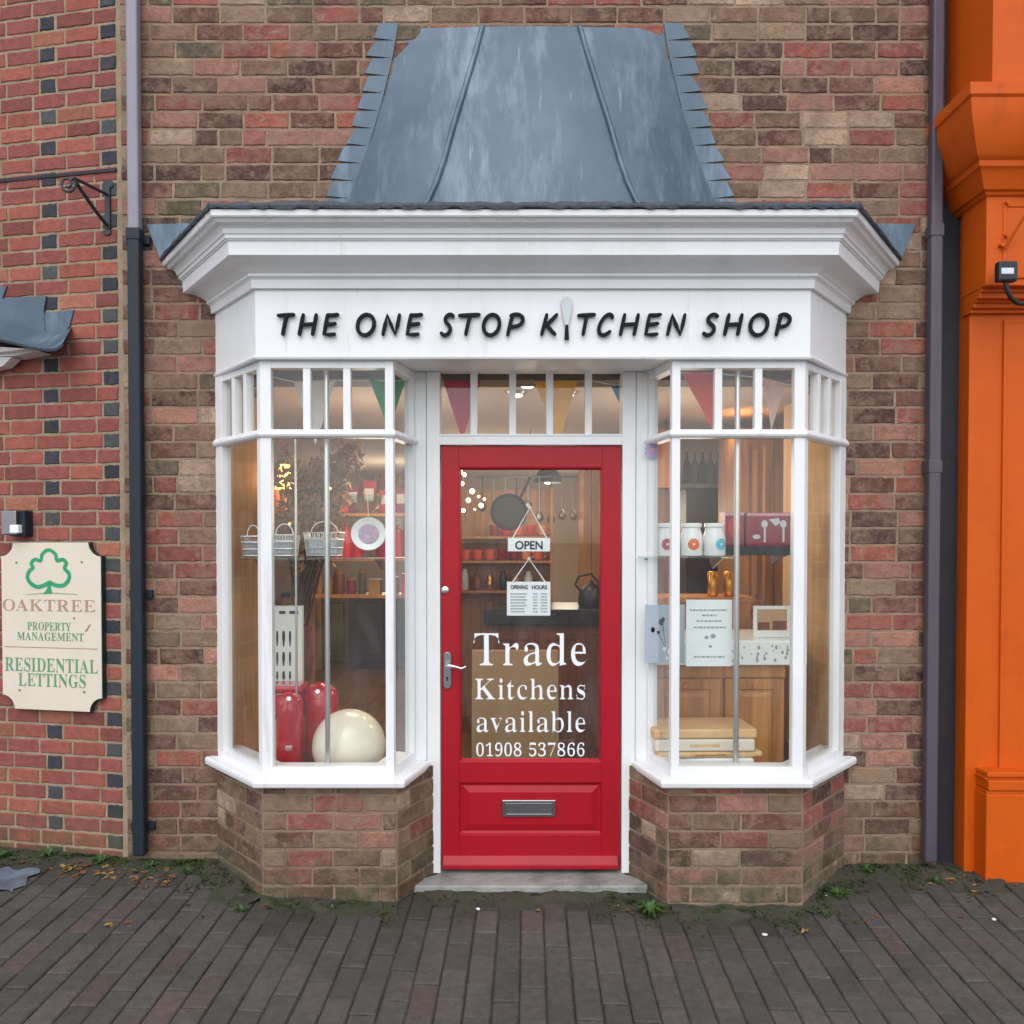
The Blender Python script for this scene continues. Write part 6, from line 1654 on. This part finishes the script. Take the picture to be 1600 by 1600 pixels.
# shelves, fridge and dresser deeper behind the right bow
du = thing('dark_fridge', 'tall dark fridge cabinet deep behind the right bow window', 'fridge', (0, 2.3, FLZ)); a, b = at(1072, 900, 2.3), at(1146, 900, 2.3); du.location.x = (a.x + b.x) / 2; w_ = (b.x - a.x) / 2; h = at(1100, 763, 2.3).z - FLZ
MB().box(-w_, w_, 0, .55, 0, h).build('body', M['dark_cab'], du, bevel=.005)
dq = MB().box(-w_ + .01, w_ - .01, -.02, -.002, .05, h - .03).build('door', M['dark_cab'], du, bevel=.004); MB().tube([(w_ * .8, -.045, h * .4), (w_ * .8, -.045, h * .75)], .008, 8).build('handle', M['steel'], dq)
MB().box(-w_ - .03, w_ + .03, -.03, .5, h + .001, h + .035).build('top_shelf', M['stone'], du, bevel=.003)
for k in range(6):
    t = thing('bottle', '%s bottle from the left on the pale shelf above the dark fridge' % order[k], 'bottle', (du.location.x - w_ * .85 + k * w_ * .34, 2.42, FLZ + h + .0355), 0, 'bottles above the fridge')
    MB().lathe([(.026, 0), (.030, .004), (.030, .15), (.012, .20), (.011, .25), (.001, .25)], n=16).build('glass_body', M['olive_cab' if k % 2 else 'twig'], t, smooth=45); MB().lathe([(.013, .25), (.013, .272), (.001, .272)], n=12).build('cap', M['gold'], t)
dsr = thing('oak_dresser', 'tall oak dresser with panelled doors behind the right bow window', 'dresser', (0, 1.15, FLZ)); a, b = at(1156, 900, 1.15), at(1262, 900, 1.15); dsr.location.x = (a.x + b.x) / 2 ; w_ = (b.x - a.x) / 2
MB().box(-w_, w_, .02, .55, 0, 2.25).build('carcass', M['oak'], dsr)
for x0_, x1_ in ((-w_ + .005, -.003), (.003, w_ - .005)):
    for z0_, z1_ in ((.1, .98), (1.12, 2.2)): MB().rect_loft(x0_, x1_, z0_, z1_, [(0, .0195), (0, 0), (.055, 0), (.063, .008), (.075, .008), (.10, .002)]).build('door', M['oak'], dsr)
MB().box(-w_ - .02, w_ + .02, -.03, .56, 1.01, 1.06).build('ledge', M['oak'], dsr, bevel=.004)
osc = thing('oak_screen', 'oak cupboard side lit amber, at the left of the right bow window', 'cupboard', (0, 1.6, FLZ)); a, b = at(1000, 900, 1.6), at(1046, 900, 1.6); osc.location.x = (a.x + b.x) / 2; w_ = (b.x - a.x) / 2
z_ = at(1000, 762, 1.6).z - FLZ
MB().box(-w_, w_, 0, .4, z_, 2.3).build('upper_cupboard', M['oak'], osc); MB().box(-w_, w_, .05, .4, 0, z_ - .001).build('lower_cupboard', M['walnut'], osc)
rs = thing('rosette', 'small lilac and pink rosette stuck inside the glass right of the door', 'rosette', at(1018, 704, -.12))
for k, (r_, m) in enumerate(((.030, mat('lilac paper', S(176, 172, 208), .7, .1, 40)), (.013, M['pink']))):
    MB().prism([(r_ * (1 + .1 * math.cos(q * 9)) * math.cos(q), -.004 * k - .002, r_ * (1 + .1 * math.cos(q * 9)) * 1.25 * math.sin(q)) for q in [2 * math.pi * i / 36 for i in range(36)]], (0, .003, 0)).build(('petals', 'centre')[k], m, rs)

# ------------------------------------------------------------------ moss, weeds and fallen leaves
rg = random.Random(17)
def foot(u):
    """points along the foot of the fronts, u in 0..1 per stretch"""
    return u
EDGES = [((-3.1, .26), (-1.87, .0), .6), ((-1.87, -.02), (-1.43, -.02), 1.0), ((-1.43, -.02), (-1.10, -.38), 1.0), ((-1.10, -.38), (-.5, -.38), .5), ((.70, -.385), (1.28, -.385), .35), ((1.28, -.385), (1.62, -.02), 1.0), ((1.62, -.02), (2.0, -.02), 1.0), ((2.0, -.02), (2.28, -.18), 1.0), ((.44, -.26), (.69, -.385), 1.0), ((-.40, -.27), (.48, -.27), .15)]
so = MB()
from mathutils import noise as mno
for (a, b, dens) in EDGES:
    a, b = Vector(a), Vector(b); L = (b - a).length; d = (b - a).normalized(); nn = Vector((d.y, -d.x))
    nu, nv = max(4, int(L / .02)), 14; wid = .14 + .10 * dens; o0 = len(so.v)
    for j in range(nv + 1):
        for i in range(nu + 1):
            ov = -.03 + (wid + .03) * j / nv; p = a + d * (L * i / nu) + nn * ov
            h = .014 - .025 * max(0, ov) / wid + .012 * mno.noise(Vector((p.x * 9, p.y * 9, 1.3))) + .006 * mno.noise(Vector((p.x * 34, p.y * 34, 4)))
            so.v.append((p.x, p.y, gz(p.x, p.y) + h - .003 + (len(so.f) % 7) * 0))
    for j in range(nv):
        for i in range(nu):
            q = o0 + j * (nu + 1) + i; so.f.append((q, q + 1, q + nu + 2, q + nu + 1)); so.c.append(None); so.mi.append(0)
tag(so.build('soil', M['soil'], None, smooth=180), kind='stuff')
ms = MB()
for (a, b, dens) in EDGES:
    a, b = Vector(a), Vector(b); L = (b - a).length; d = (b - a).normalized(); nn = Vector((d.y, -d.x))
    for i in range(int(L * 2600 * dens)):
        t_ = rg.random(); o_ = abs(rg.gauss(0, .055 + .05 * math.sin(t_ * 9 + a.x))) ; p = a + d * (L * t_) + nn * o_
        if rg.random() < .35 + .4 * math.sin(p.x * 13 + p.y * 7): continue
        s_ = rg.uniform(.004, .011); z_ = gz(p.x, p.y) + rg.uniform(-.001, .006) + max(0, .012 - o_ * .15) * rg.random()
        v = [Vector((p.x, p.y, z_)) + Vector((rg.gauss(0, s_), rg.gauss(0, s_), rg.gauss(0, s_ * .5))) for _ in range(3)]
        ms.add(v, [(0, 1, 2)])
tag(ms.build('moss', M['moss']), kind='stuff')
def weed(x, y, n, L, lab, m='leaf_green'):
    t = thing('weed', lab, 'weed', (x, y, gz(x, y)), rg.uniform(0, 6), 'weeds along the foot of the fronts')
    mb = MB()
    for i in range(n):
        a_ = rg.uniform(0, 6.28); l = L * rg.uniform(.5, 1.1); w_ = l * rg.uniform(.08, .2); up = rg.uniform(.4, 1.3)
        d = Vector((math.cos(a_), math.sin(a_), 0)); s_ = Vector((-d.y, d.x, 0)); b_ = d * rg.uniform(0, L * .25)
        p1_ = b_ + d * l * .5 + Vector((0, 0, l * .5 * up)); p2_ = b_ + d * l + Vector((0, 0, l * .45 * up))
        mb.add([b_ - s_ * w_ * .3, b_ + s_ * w_ * .3, p1_ + s_ * w_, p1_ - s_ * w_, p2_], [(0, 1, 2, 3), (3, 2, 4)])
    mb.build('blades', M[m], t)
WE = [(.60, -.42, 46, .07, 'bright green grass tuft at the right end of the doorstep'), (-1.16, -.47, 26, .05, 'low weed at the front left corner of the left brick bay'), (-1.98, -.02, 30, .075, 'weed left of the dark drainpipe foot'), (-1.72, -.07, 26, .06, 'weed right of the dark drainpipe foot'),
      (-2.28, .06, 34, .08, 'weed below the cream board against the red brick wall'), (-2.5, .06, 26, .07, 'weed at the left edge of the red brick wall'), (1.48, -.26, 30, .07, 'weed at the angled side of the right brick bay'), (1.36, -.42, 22, .045, 'low weed at the front right corner of the right brick bay'),
      (1.70, -.06, 30, .06, 'weed against the wall between right bay and drainpipe'), (1.98, -.15, 26, .05, 'weed at the foot of the purple-grey drainpipe'), (-1.52, -.12, 24, .05, 'weed at the inner corner of the left bay and wall'), (-.78, -.43, 14, .035, 'tiny weed in the middle of the left brick bay foot')]
for x, y, n, L, lab in WE: weed(x, y, int(n * 1.4), L * (.95 if x == .60 else .7), lab)
LV = []
for (cx, cy, n, sx, sy) in ((-1.93, -.09, 34, .15, .05), (-1.68, -.17, 26, .12, .07), (2.08, -.16, 26, .13, .06), (.50, -.40, 4, .05, .03), (-2.4, -.05, 5, .2, .06), (-1.2, -.55, 4, .2, .1), (1.45, -.5, 4, .2, .1), (0, -.7, 1, .9, .25)):
    for i in range(n): LV.append((cx + rg.gauss(0, sx), min(cy + rg.gauss(0, sy), -.03), 'b' if rg.random() < .7 else 'y'))
protos = {}
def leaf_mesh(seed):
    r2 = random.Random(seed); n = 9; mb = MB(); vs = [(0, 0, .004)]
    for i in range(n):
        a_ = 2 * math.pi * i / n; r_ = (.030 if i % 2 == 0 else .017) * r2.uniform(.8, 1.15); vs.append((r_ * math.cos(a_), r_ * .8 * math.sin(a_), r2.uniform(.001, .012)))
    mb.add(vs, [(0, 1 + i, 1 + (i + 1) % n) for i in range(n)]); mb.tube([(.0, 0, .004), (-.03, 0, .004), (-.048, .006, .003)], .0010, 4); return mb
def near(x, y): return 'by the dark drainpipe' if -2.1 < x < -1.4 else 'at the foot of the purple-grey drainpipe' if x > 1.7 else 'below the cream board' if x <= -2.1 else 'on the paving near the left bay' if x < -.9 else 'on the paving near the right bay' if x > .75 else 'on the paving before the door'
for i, (x, y, k) in enumerate(LV):
    key = (k, i % 4)
    if key not in protos:
        o = leaf_mesh(i).build('fallen_leaf', M['leaf_brown' if k == 'b' else 'leaf_yellow']); protos[key] = o
    else:
        o = protos[key].copy(); COL.objects.link(o)
    o.location = (x, y, gz(x, y) + .002); o.rotation_euler = (rg.uniform(-.25, .25), rg.uniform(-.25, .25), rg.uniform(0, 6.28)); s_ = rg.uniform(.4, .8); o.scale = (s_, s_, s_)
    tag(o, '%s fallen leaf lying %s' % ('brown' if k == 'b' else 'yellowish', near(x, y)), 'leaf', '%s leaves %s' % ('brown' if k == 'b' else 'yellowish', near(x, y)))
# thin sheet coloured as the bluish reflecting patches of the paving, left edge
ps = MB(); n = 7
for j in range(n):
    for i in range(n):
        p = at(-30 + 75 * i / (n - 1) + 8 * math.sin(j * 2), 1362 + 42 * j / (n - 1) + 3 * math.sin(i * 3), 0); x = -2.42 + .20 * i / (n - 1) + .02 * math.sin(j * 2.1); y = -.10 - .22 * j / (n - 1) + .02 * math.sin(i * 1.7)
        ps.v.append((x, y, gz(x, y) + .006 + .003 * (math.sin(i * 2.2 + j) + 1)))
for j in range(n - 1):
    for i in range(n - 1): ps.f.append((j * n + i, j * n + i + 1, (j + 1) * n + i + 1, (j + 1) * n + i)); ps.c.append(None); ps.mi.append(0)
o = ps.build('reflection_patch', mat('bluish reflection colour', S(96, 110, 124), .35, .4, 9), None, smooth=180)
tag(o, 'thin grey-blue sheet painted as reflecting patches on the paving at the left edge', 'paving_patch')
for i, (px, py, lab) in enumerate(((1288, 1408, 'white pebble on the paving by the right bay corner'), (1553, 1439, 'pale flat pebble on the paving before the orange pilaster'), (747, 1428, 'small white pebble on the paving before the door'), (1195, 1462, 'pale pebble on the paving before the right bay'))):
    u = (PY0 - py) / FPX; c, s = math.cos(PITCH), math.sin(PITCH); tt = (-.03 - EYE) / (-s + u * c); x = tt * (px - 800) / FPX; y = CAMY + tt * (c + u * s)
    mb = MB(); r2 = random.Random(i); mb.lathe([(.003, 0), (.008, .001), (.009, .004), (.005, .007), (.001, .0075)], n=9, sx=1.4); o = mb.build('pebble', M['paper'], None, smooth=60, loc=(x, y, gz(x, y)), rot=(0, 0, i))
    tag(o, lab, 'pebble', 'pale pebbles on the paving')
